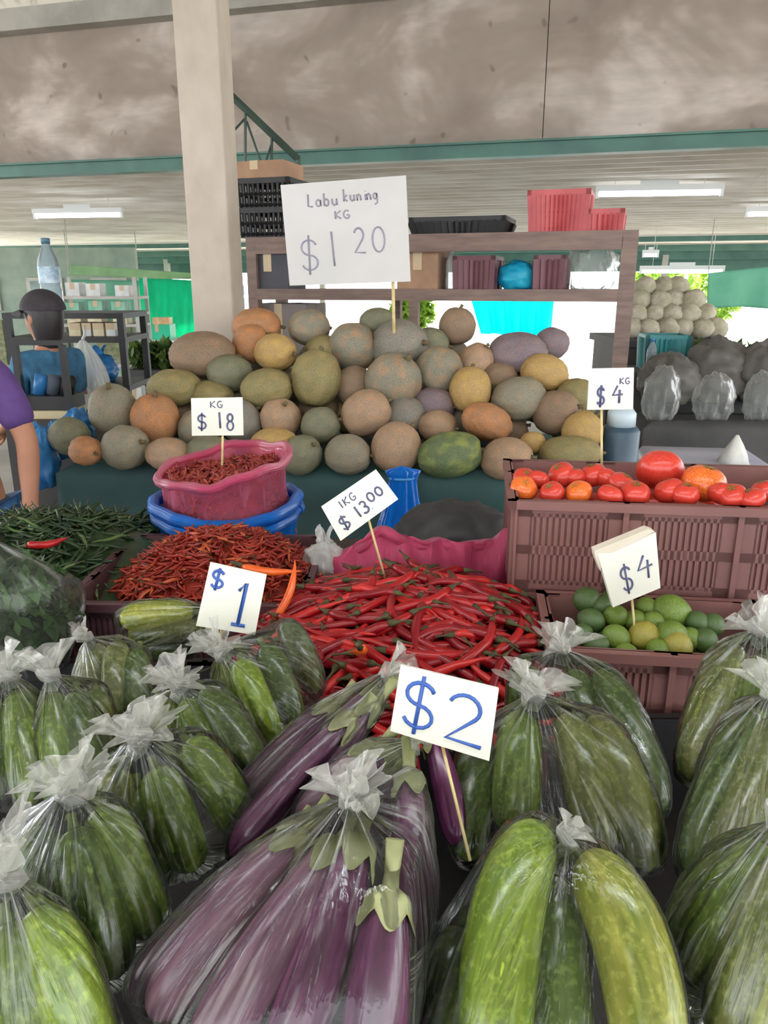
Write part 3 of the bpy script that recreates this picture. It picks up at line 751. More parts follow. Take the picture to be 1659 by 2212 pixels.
PM = {'tan': ((170,140,112), (192,148,110)), 'grey': ((140,134,112), (160,140,112)), 'green': ((122,122,96), (142,132,98)), 'blue': ((132,128,114), (148,134,116)),
      'orange': ((176,124,84), (206,132,72)), 'olive': ((142,130,84), (166,144,88)), 'yellow': ((186,150,92), (204,166,88)), 'brown': ((140,116,92), (158,124,94)),
      'spot': ((100,116,76), (160,166,74)), 'mauve': ((128,112,116), (146,118,112)), 'two': ((138,132,112), (184,138,98))}
WORDS = {'tan': 'tan', 'grey': 'grey brown', 'green': 'grey green', 'blue': 'bluish grey', 'orange': 'orange blotched', 'olive': 'olive brown', 'yellow': 'yellowish', 'brown': 'dusky brown', 'spot': 'green yellow-spotted', 'mauve': 'mauve grey', 'two': 'grey pumpkin with orange cheek'}
PMM = {k: pumpkin_mat('pumpkin_skin_'+k, *[tuple(int(c_*.88) for c_ in q_) for q_ in v]) for k, v in PM.items()}
PMESH = {}; STEM = None
def pumpkin_shape(var, mat):
    if (var, mat) in PMESH: return PMESH[(var, mat)]
    r_ = random.Random(var); ribs = 11 + var % 3; ph0 = r_.random()*6
    def fr(d, th, ph):
        k = 1 - .035*(.5+.5*math.cos(ribs*th + ph0))*math.sin(ph) + .05*noise.noise(d*1.6 + Vector((var*5, 0, 0))) + .02*noise.noise(d*7)
        dim = 1 - .10*math.exp(-(ph/.28)**2) - .08*math.exp(-((PI-ph)/.25)**2)
        return d*(k*dim)
    PMESH[(var, mat)] = blob(fr, 40, 24).mesh('pumpkin', PMM[mat]); return PMESH[(var, mat)]
m = MB(); m.tube([(0,0,.86), (.02,.0,1.0), (.06,.01,1.1)], [.13,.085,.1], 7); STEM = m.mesh('stem', pm('dry_stem', (120,104,70), (96,84,58), .9, 20))
PL = [  # px, py, w, h, colour, tilt of long axis, depth shift
 (150,942,86,80,'green',0,.05),(186,974,78,62,'orange',0,-.03),(243,886,98,112,'grey',80,.0),(336,906,100,112,'orange',80,.0),(270,966,106,92,'grey',20,-.03),
 (363,981,94,70,'tan',0,-.03),(455,978,112,72,'green',0,-.03),(428,928,90,84,'grey',30,.05),(376,838,118,78,'olive',5,.03),(440,768,142,98,'brown',0,.02),
 (496,806,98,78,'green',0,.02),(456,857,104,66,'olive',0,.06),(520,912,92,92,'blue',40,.03),(576,841,112,86,'olive',10,-.02),(606,906,92,88,'tan',60,.02),
 (590,958,110,66,'yellow',10,-.02),(652,983,94,82,'green',40,-.03),(556,706,104,76,'orange',0,.04),(545,742,80,80,'orange',30,.03),(596,762,92,78,'yellow',0,-.03),
 (668,708,88,76,'two',0,.03),(762,752,104,104,'two',20,.05),(684,818,106,122,'olive',80,-.02),(766,834,84,84,'brown',0,.06),(850,824,122,118,'two',60,-.03),(862,748,132,110,'blue',10,.04),
 (692,920,86,78,'green',20,.0),(791,893,108,96,'tan',30,-.02),(752,982,98,86,'grey',0,-.04),(856,967,104,112,'tan',50,-.05),(874,900,96,86,'blue',0,.06),
 (948,802,104,100,'two',45,.0),(988,704,76,78,'brown',80,.03),(1028,786,88,78,'tan',60,.05),(1016,842,88,98,'yellow',80,-.03),(936,876,96,74,'mauve',0,.06),
 (946,922,82,70,'tan',0,.03),(1052,912,128,78,'orange',-22,-.03),(972,982,140,96,'spot',10,-.05),(1096,992,112,92,'tan',10,-.05),(1118,764,128,88,'mauve',0,.03),
 (1120,862,120,92,'grey',10,.0),(1176,806,104,78,'yellow',-15,.02),(1151,957,56,48,'yellow',0,-.02),(1202,892,104,94,'brown',20,.02),(1244,864,92,90,'olive',30,.06),
 (1258,932,90,84,'yellow',50,-.01),(1232,978,132,72,'olive',0,-.04),(1192,742,76,66,'mauve',0,.06),(930,748,84,76,'green',0,.08),(1078,818,84,70,'brown',0,.07),(816,700,80,66,'green',0,.1),(700,760,84,70,'olive',0,.08)]
r_ = random.Random(9)
def put_pumpkin(c, rx, ry, rz_, col, tilt, label, show_stem):
    me = pumpkin_shape(r_.randrange(4), col); o = link('pumpkin', me, None, c)
    o.rotation_mode = 'XYZ'; o.scale = (rz_, ry, rx)     # stem axis = local z = long axis
    o.rotation_euler = (R(r_.uniform(-25, 25)), PI/2 - R(tilt), R(r_.uniform(-22, 22)))
    tag(o, label, 'pumpkin', 'pumpkins heaped on the green table')
    s_ = link('stem', STEM, o)
    return o
PC = []
special = {(988,704): 'round brown pumpkin perched topmost in front of the cyan tarp', (440,768): 'large wide brown pumpkin leaning on the pillar', (972,982): 'green pumpkin with a bright yellow spot at table edge',
           (1151,957): 'smallest yellowish pumpkin wedged in the heap', (1052,912): 'long orange blotched pumpkin tilted above the yellow-spotted one', (336,906): 'upright orange pumpkin beside the $18 card', (428,928): 'grey pumpkin half hidden behind the $18 card',
           (1118,764): 'broad mauve grey pumpkin below the cyan tarp', (596,762): 'yellowish pumpkin resting on the two orange ones', (150,942): 'grey green pumpkin at the blue sheet end of the table', (186,974): 'small orange pumpkin at the blue sheet end of the table',
           (856,967): 'tan egg-shaped pumpkin directly above the blue plastic bundle', (668,708): 'half orange half grey pumpkin under the big price board', (1258,932): 'yellowish upright pumpkin just below the $4 card by the sacks'}
for px, py, w_, h_, col, tilt, dy in PL:
    Y = 2.86 + (985-py)/300*.62 + dy; c = atY(px, py, Y); k = mpx(py, Y)
    rx, rz_ = max(w_, h_)/2*k, min(w_, h_)/2*k
    if h_ > w_ and tilt < 45: tilt = 90 - tilt
    row = 'at the table edge' if py > 930 else 'halfway up the heap' if py > 820 else 'high on the heap'
    near = min((((px-x)**2+(py-y)**2, n_) for x, y, n_ in ((480,900,'by the $18 card'),(460,690,'by the pillar'),(730,700,'under the big price board'),(870,1040,'above the blue bundle'),(1090,690,'below the cyan tarp'),(1310,840,'near the $4 card'),(180,930,'by the blue sheet'),(1010,880,'among tan ones'))))[1]
    lab = special.get((px, py)) or '%s %s %s, %s' % (WORDS[col], 'ribbed pumpkin' if col != 'two' else '', row, near) if True else ('%s ribbed pumpkin in the heap on the green table' % WORDS[col] if col != 'two' else 'grey pumpkin with orange cheek in the heap on green table')
    put_pumpkin(c, rx*1.05, (rx+rz_)/2, rz_*1.05, col, tilt, lab, True); PC.append((c, (rx+rz_)/2))
# the pumpkins that carry the heap from inside
fill = []
for c, rr_ in list(PC):
    z = c.z - rr_; q = c.copy()
    while z > PTZ + .1:
        q = Vector((q.x + r_.uniform(-.03,.03), q.y + .07, q.z - .145)); 
        if q.z - .075 < PTZ: q.z = PTZ + .078
        if all((q-f).length > .125 for f in fill) and all((q-p).length > .12 for p, _ in PC):
            fill.append(q.copy())
        z -= .15
for q in fill: put_pumpkin(q, .09, .085, .078, r_.choice(['brown','grey','green','olive']), r_.uniform(-30,30), 'shaded pumpkin deep inside the heap on the green table', False)

# big price board stands in the pumpkins
def glyphs():
    G = {}
    arc = lambda cx, cy, rx, ry, a0, a1, n=10: [(cx + rx*math.cos(R(a0+(a1-a0)*i/n)), cy + ry*math.sin(R(a0+(a1-a0)*i/n))) for i in range(n+1)]
    S = arc(.5,.72,.36,.22,20,200,8) + arc(.5,.72,.36,.22,210,270,3)[0:] + arc(.5,.28,.38,.22,90,-160,10)
    G['$'] = [S, [(.52,1.08),(.46,-.08)]]
    G['1'] = [[(.25,.8),(.55,1.0),(.5,0)], [(.2,0),(.85,0)]]
    G['i1'] = [[(.45,1.0),(.55,0)]]
    G['2'] = [arc(.45,.72,.38,.28,160,-40,10) + [(.1,.02),(.95,.0)]]
    G['3'] = [arc(.42,.75,.33,.25,150,-90,8) + arc(.42,.26,.38,.26,90,-150,9)]
    G['4'] = [[(.5,1.0),(.1,.42),(.95,.48)], [(.7,.75),(.66,-.05)]]
    G['8'] = [arc(.5,.76,.28,.22,-90,270,12), arc(.5,.27,.34,.27,90,450,12)]
    G['0'] = [arc(.5,.5,.38,.5,90,450,16)]
    G['.'] = [[(.5,.03),(.53,.0)]]
    G['K'] = [[(.15,1),(.15,0)], [(.85,1),(.18,.5),(.9,0)]]
    G['G'] = [arc(.5,.5,.42,.5,50,320,12) + [(.86,.42),(.5,.42)]]
    G['L'] = [[(.2,1),(.15,.05),(.8,.0)]]
    G['a'] = [arc(.45,.27,.32,.27,60,400,10) + [(.78,.5),(.82,0)]]
    G['b'] = [[(.15,1),(.15,0)], arc(.45,.27,.33,.27,180,-180,12)]
    G['u'] = [[(.12,.52),(.15,.15),(.4,0),(.7,.12),(.78,.52),(.82,0)]]
    G['k'] = [[(.15,1.05),(.15,0)], [(.7,.55),(.18,.25),(.75,0)]]
    G['n'] = [[(.12,.52),(.14,0),(.16,.35),(.45,.54),(.75,.4),(.8,0)]]
    G['i'] = [[(.45,.5),(.47,0)], [(.46,.75),(.48,.78)]]
    G['g'] = [arc(.42,.3,.3,.25,40,380,10) + [(.76,.52),(.78,-.3),(.3,-.4)]]
    return G
GL = glyphs()
def sign(name, label, quad, Y, texts, ink, stick=None, mat=M_card, th=.004, slant=0.0, stick_r=.004, cat='sign'):
    """quad: pixel corners TL,TR,BR,BL; texts: (string, u, v(bottom), cw, ch, stroke radius m)"""
    P = [atY(px, py, Y) for px, py in quad]
    if slant:
        zc = sum(p.z for p in P)/4
        P = []
        for px, py in quad:                                  # card leaning back by slant
            d = ray(px, py); n = Vector((0, -math.cos(slant), math.sin(slant))); o = atY(px, py, Y); o = Vector((0, Y, zc))
            P.append(CP + d*((o - CP).dot(n)/d.dot(n)))
    o0 = (P[0]+P[1]+P[2]+P[3])/4
    base = Vector(o0)
    t = empty(name, base, 0, label, cat)
    L = [p - o0 for p in P]; nn = (L[1]-L[0]).cross(L[3]-L[0]).normalized()
    if nn.y > 0: nn = -nn
    m = MB(); b = len(m.v); m.v += [p + nn*th*.5 for p in L] + [p - nn*th*.5 for p in L]
    m.face([0,3,2,1]); m.face([4,5,6,7])
    for i in range(4): j = (i+1) % 4; m.face([i, j, j+4, i+4])
    m.build('card', mat, t)
    def bl(u, v): return L[0]*(1-u)*v + L[1]*u*v + L[2]*u*(1-v) + L[3]*(1-u)*(1-v) + nn*(th*.5)
    for s, u0, v0, cw, chh, wr in texts:
        m = MB(); u = u0
        i = 0
        for ch in s:
            if ch == ' ': u += cw*.7; continue
            if ch == '.': 
                pts = GL['.']; 
            else: pts = GL['i1'] if ch == 'I' else GL[ch]
            for st in pts: m.tube([bl(u + x*cw, v0 + y*chh) for x, y in st], wr, 5, sm=True)
            u += cw*(.95 if ch == 'I' else .55 if ch in '.i' else 1.18)
        m.build('lettering', ink, t)
    if stick:
        (ax, ay), (bx, by), zz, Yb = stick
        a = atY(ax, ay, Y) - nn*(th+stick_r); e = atY(bx, by, Yb)
        a2 = a + (a - e).normalized()*.03
        m = MB(); m.tube([a2 - o0, e - o0], stick_r, 6, sm=True); m.build('stick', M_stick, t)
    return t
sign('price_board', 'large white board reading Labu kuning KG $1 20 above the pumpkins', [(606,400),(877,379),(887,608),(626,617)], 3.25,
     [('Labu', .2, .77, .055, .12, .0035), ('kuning', .49, .80, .045, .11, .0035), ('KG', .41, .64, .06, .075, .0035), ('$', .10, .13, .17, .34, .004), ('I', .33, .18, .1, .34, .004), ('2', .55, .30, .1, .24, .004), ('0', .69, .30, .13, .24, .004)],
     M_ink_faded, ((848,560), (852,760), 0, 3.3), pm('white_board', (206,202,200), (196,194,190), .7, 3), .008, 0, .007)
sign('price_card', 'small white card reading KG $18 on stick in pink bag', [(413,860),(524,858),(526,940),(415,941)], 1.86, [('KG', .36, .74, .12, .17, .0016), ('$', .1, .16, .2, .42, .0026), ('I', .48, .2, .14, .42, .0026), ('8', .66, .14, .18, .44, .0026)],
     M_ink_dark, ((480,930), (480,1005), 0, 1.86), slant=0, stick_r=.0028)
sign('price_card', 'grey white card reading KG $4 on tall stick in tomatoes', [(1273,796),(1369,794),(1367,884),(1268,885)], 1.62, [('KG', .68, .62, .11, .14, .0014), ('$', .18, .1, .2, .46, .0026), ('4', .52, .18, .25, .4, .0026)],
     M_ink_dark, ((1301,870), (1300,1050), 0, 1.62), pm('grey_white_card', (222,222,216), (208,208,202), .7, 5), stick_r=.0028)

# ================================================================== PRODUCE STALL
TZ = .80
st = empty('stall_table', (.05, 1.25, 0), 0, 'wide dark wooden stall table under the crates and bags', 'table')
M_dkwood = pm('dark_table_wood', (74,60,52), (58,48,42), .7, 6, (1,8,1))
for i in range(8):
    m = MB(); x = -1.35 + i*.35; m.box((x+.004,-1.0,TZ-.03), (x+.346,.98,TZ)); m.build('plank', M_dkwood, st)
for x in (-1.25, 1.35):
    for y in (-.9, .9): m = MB(); m.cbox((x,y,(TZ-.03)/2), (.07,.07,TZ-.03)); m.build('leg', M_dkwood, st)
m = MB(); m.box((-1.3,-.95,TZ-.11), (1.4,-.92,TZ-.03)); m.box((-1.3,.92,TZ-.11), (1.4,.95,TZ-.03)); m.build('apron_rail', M_dkwood, st)

def crate(name, label, w, d, h, loc, rz, mat, cat='crate', ribs=2, slots=True):
    """plastic crate: floor, four slotted walls, upright ribs, lip"""
    t = empty(name, loc, rz, label, cat)
    m = MB(); m.box((-w/2,-d/2,0), (w/2,d/2,.008)); m.build('base', mat, t)
    for side in range(4):
        L, D = (w, d) if side % 2 == 0 else (d, w); T = Matrix.Rotation(side*PI/2, 4, 'Z'); m = MB(); th = .006
        y0, y1 = -D/2, -D/2+th
        def bx_(x0, x1, z0, z1, m=m, T=T, y0=y0, y1=y1): m.box((x0,y0,z0), (x1,y1,z1), T)
        bands = [(0, h*.14), (h*.42, h*.52), (h*.82, h)]
        for z0, z1 in bands: bx_(-L/2, L/2, z0, z1)
        nseg = ribs+1; seg = L/nseg
        for s_ in range(nseg):
            xa = -L/2 + s_*seg; xb = xa + seg
            bx_(xa, xa+seg*.16, 0, h); bx_(xb-seg*.16, xb, 0, h)
            n = max(3, int(seg*.68/.0105)); q = seg*.68/n
            for k in range(n+1): bx_(xa+seg*.16+k*q-q*.3, xa+seg*.16+k*q+q*.3, h*.1, h*.86)
        bx_(-L/2+.004, L/2-.004, .004, h-.004, y0=y1-.0015, y1=y1+.0015)
        m.build('slotted_wall', mat, t)
        for s_ in range(nseg+1):
            m = MB(); xx = -L/2 + s_*seg; m.box((max(-L/2, xx-.005), y0-.007, 0), (min(L/2, xx+.005)+.0001, y0, h), T); m.build('rib', mat, t)
        m = MB(); m.box((-L/2-.014, y0-.014, h-.016), (L/2+.014, y0+.002, h), T); m.build('rim', mat, t)
    return t
YAW = -R(7)
# stacked crates: tomatoes on top
tl = atZ(1100, 1082, 1.17); ex = Vector((math.cos(YAW), math.sin(YAW), 0)); ey = Vector((-math.sin(YAW), math.cos(YAW), 0))
TW, TD = .60, .33
tc = tl + ex*(TW/2+.012) + ey*(TD/2+.014)
crate('produce_crate', 'maroon plastic crate under the crate of tomatoes', TW-.02, TD-.02, .186, (tc.x, tc.y, TZ), YAW, M_maroon)
crate('produce_crate', 'open maroon plastic crate filled with red tomatoes', TW, TD, .184, (tc.x, tc.y, TZ+.186), YAW, M_maroon)
# lime crate in front
lc = atZ(1222, 1415, 1.0)
LW, LD = .36, .22
lcc = Vector((.30+LW/2-.02, 1.175, TZ))
crate('lime_crate', 'small maroon crate of green limes before the tomato crates', LW, LD, .205, (lcc.x, lcc.y, TZ), YAW, M_maroon, ribs=1)

def fruit_mesh(name, mat, r, sq=.9, lobes=0, amp=.05, nip=0):
    def fr(d, th, ph):
        k = 1 + (amp*math.cos(lobes*th)*math.sin(ph)**2 if lobes else 0) - .10*math.exp(-(ph/.35)**2)*(1 if not nip else -1)
        return Vector((d.x, d.y, d.z*sq))*r*k
    return blob(fr, 28, 18).mesh(name, mat)
def fruit_mat(name, a, b, rough=.28, bump=0, c=None):
    t = NT(name); col = t.ramp(t.noise(14, 2), [(.35, lin(a)), (.68, lin(b))])
    return t.done(t.bsdf(col, rough, t.bump(t.noise(160, 1), bump, .002) if bump else None))
M_tom = fruit_mat('tomato_red', (192,46,38), (208,74,54)); M_tomo = fruit_mat('tomato_orange', (216,70,34), (236,138,52))
TMESH = [fruit_mesh('tomato', M_tom, 1, .82, 5, .03), fruit_mesh('tomato', M_tomo, 1, .84, 5, .035)]
m = MB()
for i in range(5):
    a = 2*PI*i/5; m.v += []
    b = len(m.v); m.v += [Vector((0,0,.76)), Vector((math.cos(a-.3)*.2, math.sin(a-.3)*.2, .79)), Vector((math.cos(a)*.45, math.sin(a)*.45, .74)), Vector((math.cos(a+.3)*.2, math.sin(a+.3)*.2, .79))]; m.face([b,b+1,b+2,b+3])
TCAL = m.mesh('calyx', pm('tomato_calyx', (84,120,50), rough=.6))
TL = [(1133,1034,52,0),(1131,1056,60,1),(1213,1026,62,0),(1282,1026,60,0),(1250,1064,58,1),(1192,1064,54,0),(1342,1046,60,0),(1372,1066,64,0),(1426,1016,102,0),(1520,1044,94,1),(1446,1060,66,0),(1318,1070,56,0),(1582,1072,62,0),(1162,1036,50,0),(1480,1068,60,0),(1560,1066,58,0),(1625,1078,56,0),(1240,1030,50,0),(1312,1034,52,0),(1650,1060,54,0)]
rt = random.Random(4)
tspec = {(1426,1016): 'largest red tomato crowning the crate', (1520,1044): 'big orange flushed tomato next to the largest one', (1131,1056): 'orange tomato in the corner of the crate'}
for px, py, w_, k in TL:
    f = (py-1000)/85; Yt = 1.37 + (1-f)*.22 + (px-1100)/560*-.05
    c = atY(px, py, Yt); rr_ = w_/2*mpx(py, Yt)
    o = link('tomato', TMESH[k], None, c, (rt.uniform(-.6,.6), rt.uniform(-.6,.6), rt.uniform(0,6)), (rr_,)*3)
    link('calyx', TCAL, o); tag(o, tspec.get((px, py)) or ('orange tinged tomato' if k else 'red tomato') + (' against the front wall' if py > 1050 else ' at the back') + ' of the open maroon crate' + (' under the $4 stick' if abs(px-1300) < 45 else ' beside the largest one' if abs(px-1426) < 60 else ''), 'tomato', 'tomatoes in the open crate')
for i in range(26):
    u = -TW/2+.045 + (i % 9)*.064; v = -TD/2+.05 + (i//9)*.09; p = tc + ex*u + ey*v
    o = link('tomato', TMESH[0], None, (p.x, p.y, 1.105 + rt.uniform(-.006,.006)), (rt.uniform(-1,1),0,rt.uniform(0,6)), (.031,)*3)
    tag(o, 'red tomato in the lower layer of the open crate', 'tomato', 'tomatoes in the open crate')
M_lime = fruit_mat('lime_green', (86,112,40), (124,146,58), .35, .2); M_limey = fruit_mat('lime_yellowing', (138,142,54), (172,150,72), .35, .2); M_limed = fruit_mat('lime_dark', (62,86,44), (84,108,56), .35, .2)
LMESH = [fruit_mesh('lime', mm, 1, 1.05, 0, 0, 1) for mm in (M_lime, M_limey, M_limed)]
LL = [(1268,1296,58,2),(1277,1342,56,2),(1330,1332,52,0),(1330,1380,62,0),(1391,1374,66,1),(1396,1312,46,0),(1447,1322,78,0),(1450,1378,74,0),(1462,1398,66,1),(1506,1346,52,2),(1522,1384,56,2),(1352,1414,50,0),(1288,1396,54,2),(1410,1346,50,0),(1300,1310,46,2),(1540,1350,50,2),(1490,1380,50,0),(1258,1370,46,2),(1318,1296,44,2),(1372,1340,46,0),(1420,1404,50,0)]
for i, (px, py, w_, k) in enumerate(LL):
    f = (py-1290)/125; z = .985 - f*.0 ; Yl = 1.25 - f*.14
    c = atY(px, py, Yl); rr_ = w_/2*mpx(py, Yl)
    o = link('lime', LMESH[k], None, c, (rt.uniform(0,3), rt.uniform(0,3), rt.uniform(0,6)), (rr_,)*3)
    tag(o, ['bright green lime ' + ('against the front wall' if py > 1365 else 'beside the $4 stick' if abs(px-1372) < 60 else 'at the back') + ' of the small crate','yellow tinged lime in the small crate','dark green lime in the small crate'][k] if i != 6 else 'largest round green lime beneath the $4 card', 'lime', 'limes in the small crate')
for i in range(20):
    p = lcc + ex*(-LW/2+.05+(i % 6)*.052) + ey*(-LD/2+.04+(i//6)*.047)
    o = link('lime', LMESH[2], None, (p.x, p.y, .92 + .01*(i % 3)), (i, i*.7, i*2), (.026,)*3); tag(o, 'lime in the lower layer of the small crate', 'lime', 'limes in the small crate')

# ------------------------------------------------------------------ chillies
def chili_mesh(name, mat, L, r, bend, seed, n=7, seg=9, twist=.2, stem_mat=None):
    q = random.Random(seed); pts = []; p = Vector((-L/2,0,0)); yaw = -bend/2; m = MB()
    for k in range(seg+1):
        pts.append(p.copy()); yaw += bend/seg*(1+q.uniform(-.6,.6)); p = p + Vector((math.cos(yaw), math.sin(yaw), q.uniform(-twist,twist)))*(L/seg)
    rad = [r*(.55 if k == 0 else 1.0 if k/seg < .5 else max(.12, 1-((k/seg-.5)/.5)**1.6)) for k in range(seg+1)]
    m.tube(pts, rad, n)
    c = sum(pts, Vector())/len(pts)
    for i in range(len(m.v)): m.v[i] = m.v[i] - c
    if stem_mat:
        s0 = pts[0]-c; d = (pts[0]-pts[1]).normalized(); m.tube([s0+d*-.001, s0+d*L*.12, s0+d*L*.24+Vector((0,L*.04,0))], [r*.6, r*.3, r*.25], 4, mi=1)
        return m.mesh(name, [mat, stem_mat]), None, None
    return m.mesh(name, mat), pts[0]-c, (pts[0]-pts[1]).normalized()
M_chr = fruit_mat('chilli_red', (150,15,21), (184,30,32), .3); M_chr2 = fruit_mat('chilli_dark_red', (120,12,22), (152,20,30), .3); M_chr3 = fruit_mat('chilli_scarlet', (182,26,28), (206,52,44), .3); M_cho = fruit_mat('chilli_orange', (226,86,24), (238,112,40), .25)
M_chg = fruit_mat('chilli_green', (30,50,26), (52,76,38), .35); M_chst = pm('chilli_stem', (84,80,44), (56,58,32), .7, 30)
CH = []
for i in range(8):
    me, s0, d = chili_mesh('chilli', [M_chr, M_chr2, M_chr3, M_chr2][i % 4], .18+.02*(i % 3), .0088, [.8,1.4,-1.0,1.9,-1.4,.5,-.5,1.1][i], i)
    m = MB(); m.tube([s0 - d*.004, s0 + d*.004, s0 + d*.016 + Vector((0,.003,.0)), s0 + d*.032 + Vector((0,.008,-.002))], [.0066,.0054,.0018,.002], 6)
    CH.append((me, m.mesh('stem', M_chst)))
CHO = chili_mesh('chilli', M_cho, .13, .0085, .9, 77); m = MB(); m.tube([CHO[1], CHO[1]+CHO[2]*.03], [.006,.003], 6); CHOS = m.mesh('stem', M_chst)
hc_ = Vector((.045, 1.235)); HRX, HRY = .30, .31
def heapz(x, y):
    q = ((x-hc_.x)/HRX)**2 + ((y-hc_.y)/HRY)**2
    return .925 + .095*max(0, 1-q) 
rc = random.Random(21)
# crate that holds the long red chillies
crate('chilli_crate', 'maroon crate brimming with long red chillies', .44, .5, .13, (.03, 1.255, TZ), YAW*.3, M_maroon_dk)
m = MB(); m.grid(lambda a, b: (hc_.x + (2*a-1)*HRX*.74, hc_.y + (2*b-1)*HRY*.8, heapz(hc_.x+(2*a-1)*HRX*.74, hc_.y+(2*b-1)*HRY*.8) - .03), 20, 20)
und = MB()
for i in range(330):
    a = rc.uniform(0, 2*PI); q = math.sqrt(rc.random())*.92; x, y = hc_.x + math.cos(a)*q*HRX*.8, hc_.y + math.sin(a)*q*HRY*.85
    ya = rc.uniform(0, 2*PI); L = .07; z = heapz(x, y) - .014 + rc.uniform(-.01,.004)
    und.tube([(x-math.cos(ya)*L, y-math.sin(ya)*L, z-.006), (x, y, z), (x+math.cos(ya+.4)*L, y+math.sin(ya+.4)*L, z-.008)], [.005,.0078,.002], 5)
b0 = len(und.v); und.v += m.v; 
for f_ in m.f: und.face([b0+i for i in f_], sm=True)
tag(und.build('chilli_bed', M_chr2), 'deeper layer of long red chillies filling the maroon crate', 'chillies', kind='stuff')
nput = 0
while nput < 270:
    a = rc.uniform(0, 2*PI); q = math.sqrt(rc.random()); x, y = hc_.x + math.cos(a)*q*HRX*.95, hc_.y + math.sin(a)*q*HRY
    if x > .215 - (y-1.235)*.1 and y > 1.24: continue
    if x > .25: continue
    me, sm_ = rc.choice(CH); ya = rc.gauss(0, .6) + (PI if rc.random() < .5 else 0)
    if x < -.08: ya = rc.gauss(-.8, .5) + (PI if rc.random() < .4 else 0)
    gx = (heapz(x+.02, y)-heapz(x-.02, y))/.04; gy = (heapz(x, y+.02)-heapz(x, y-.02))/.04
    sl = gx*math.cos(ya) + gy*math.sin(ya)
    o = link('long_red_chilli', me, None, (x, y, heapz(x, y) + .004 + nput*.00006 + rc.uniform(-.004,.006)), (rc.uniform(-.25,.25), -math.atan(sl)+rc.uniform(-.08,.08), ya), (rc.uniform(.8,1.05),)*3)
    link('stem', sm_, o); tag(o, {'chilli_red': 'long crimson chilli', 'chilli_dark_red': 'long dark red chilli', 'chilli_scarlet': 'long bright scarlet chilli'}[me.materials[0].name] + (' close behind the eggplants in the maroon crate' if y < 1.12 else ' by the pink liner in the maroon crate' if y > 1.38 else ' around the $13.00 stick in the maroon crate'), 'chilli', 'long red chillies in the maroon crate'); nput += 1
for px, py, ya, zz in ((622,1276,1.2,1.03),(585,1232,-.15,1.04),(774,1406,1.8,1.04)):
    p = atZ(px, py, zz); o = link('orange_chilli', CHO[0], None, p, (0,{622:-.75,585:.1,774:.6}[px],ya), (.9,)*3); link('stem', CHOS, o)
    tag(o, {622: 'bright orange chilli standing out beside the $1 card', 585: 'orange chilli lying across the stems behind the $1 card', 774: 'orange red chilli at the edge near eggplant stems'}[px], 'chilli', 'orange chillies among the red')

def small_heap(nm, label, group, cx, cy, rx, ry, zb, zp, mats, L, r_, n, seed, bed_mat, bed_n, cond=None, ymean=None, smat=M_chst):
    q = random.Random(seed); ms = [chili_mesh(nm, mt, L*s_, r_, bd, seed+i, 5, 5, .3, smat)[0] for i, (mt, s_, bd) in enumerate((mt, s_, bd) for mt in mats for s_, bd in ((1,.5),(.85,-.8),(1.15,.2)))]
    hz = lambda x, y: zb + (zp-zb)*max(0, 1 - ((x-cx)/rx)**2 - ((y-cy)/ry)**2)
    bed = MB()
    bed.grid(lambda a, b: (cx + math.cos(2*PI*a)*b*rx*.97, cy + math.sin(2*PI*a)*b*ry*.97, hz(cx + math.cos(2*PI*a)*b*rx*.97, cy + math.sin(2*PI*a)*b*ry*.97) - .012), 28, 8, wrap=True)
    def spot():
        while True:
            a = q.uniform(0, 2*PI); k = math.sqrt(q.random()); x, y = cx + math.cos(a)*k*rx, cy + math.sin(a)*k*ry
            if cond is None or cond(x, y): return x, y
    for i in range(bed_n):
        x, y = spot(); ya = q.uniform(0, 2*PI); z = hz(x, y) - q.uniform(0, .008); dx, dy = math.cos(ya)*L/2, math.sin(ya)*L/2; up_ = q.uniform(-.35,.35)*L
        bed.tube([(x-dx, y-dy, z-up_), (x, y, z+.003), (x+dx, y+dy, z+up_)], [r_*.7, r_, r_*.3], 4)
    tag(bed.build(nm + '_bed', bed_mat), 'deeper layer of ' + label, 'chillies', kind='stuff')
    for i in range(n):
        x, y = spot(); o = link(nm, q.choice(ms), None, (x, y, hz(x, y) + q.uniform(-.002,.008)), (q.uniform(-.5,.5), q.uniform(-.5,.5), q.uniform(0, 2*PI)), (q.uniform(.8,1.15),)*3)
        tag(o, 'single one of the ' + label, 'chilli', group)
M_birdr = fruit_mat('bird_chilli_red', (124,28,20), (170,54,32), .45); M_birdo = fruit_mat('bird_chilli_orange', (178,76,40), (190,96,50), .4)
crate('chilli_tray', 'dark maroon tray of small bird chillies', .44, .40, .175, (-.375, 1.53, TZ), YAW*.2, M_maroon_dk)
small_heap('bird_chilli', 'tiny red bird chillies in the dark maroon tray', 'tiny red bird chillies', -.35, 1.54, .215, .2, .945, 1.045, [M_birdr, M_birdr, M_birdo], .042, .0033, 290, 5, M_birdr, 900)
crate('chilli_tray', 'black tray of slim green chillies beside the seller', .74, .58, .13, (-.86, 1.72, TZ), 0, M_black)
small_heap('green_chilli', 'slim dark green chillies heaped in the black tray', 'slim green chillies', -.80, 1.70, .40, .32, .915, 1.02, [M_chg, M_chg, fruit_mat('chilli_light_green', (66,90,46), (96,116,62), .35)], .085, .0042, 290, 6, M_chg, 700, cond=lambda x, y: not (x > -.6 and y < 1.76))
p = atZ(105, 1172, 1.025); o = link('red_chilli', CH[0][0], None, p, (0,0,.5), (.5,.9,.9)); link('stem', CH[0][1], o); tag(o, 'lone red chilli lying on the slim green ones', 'chilli')

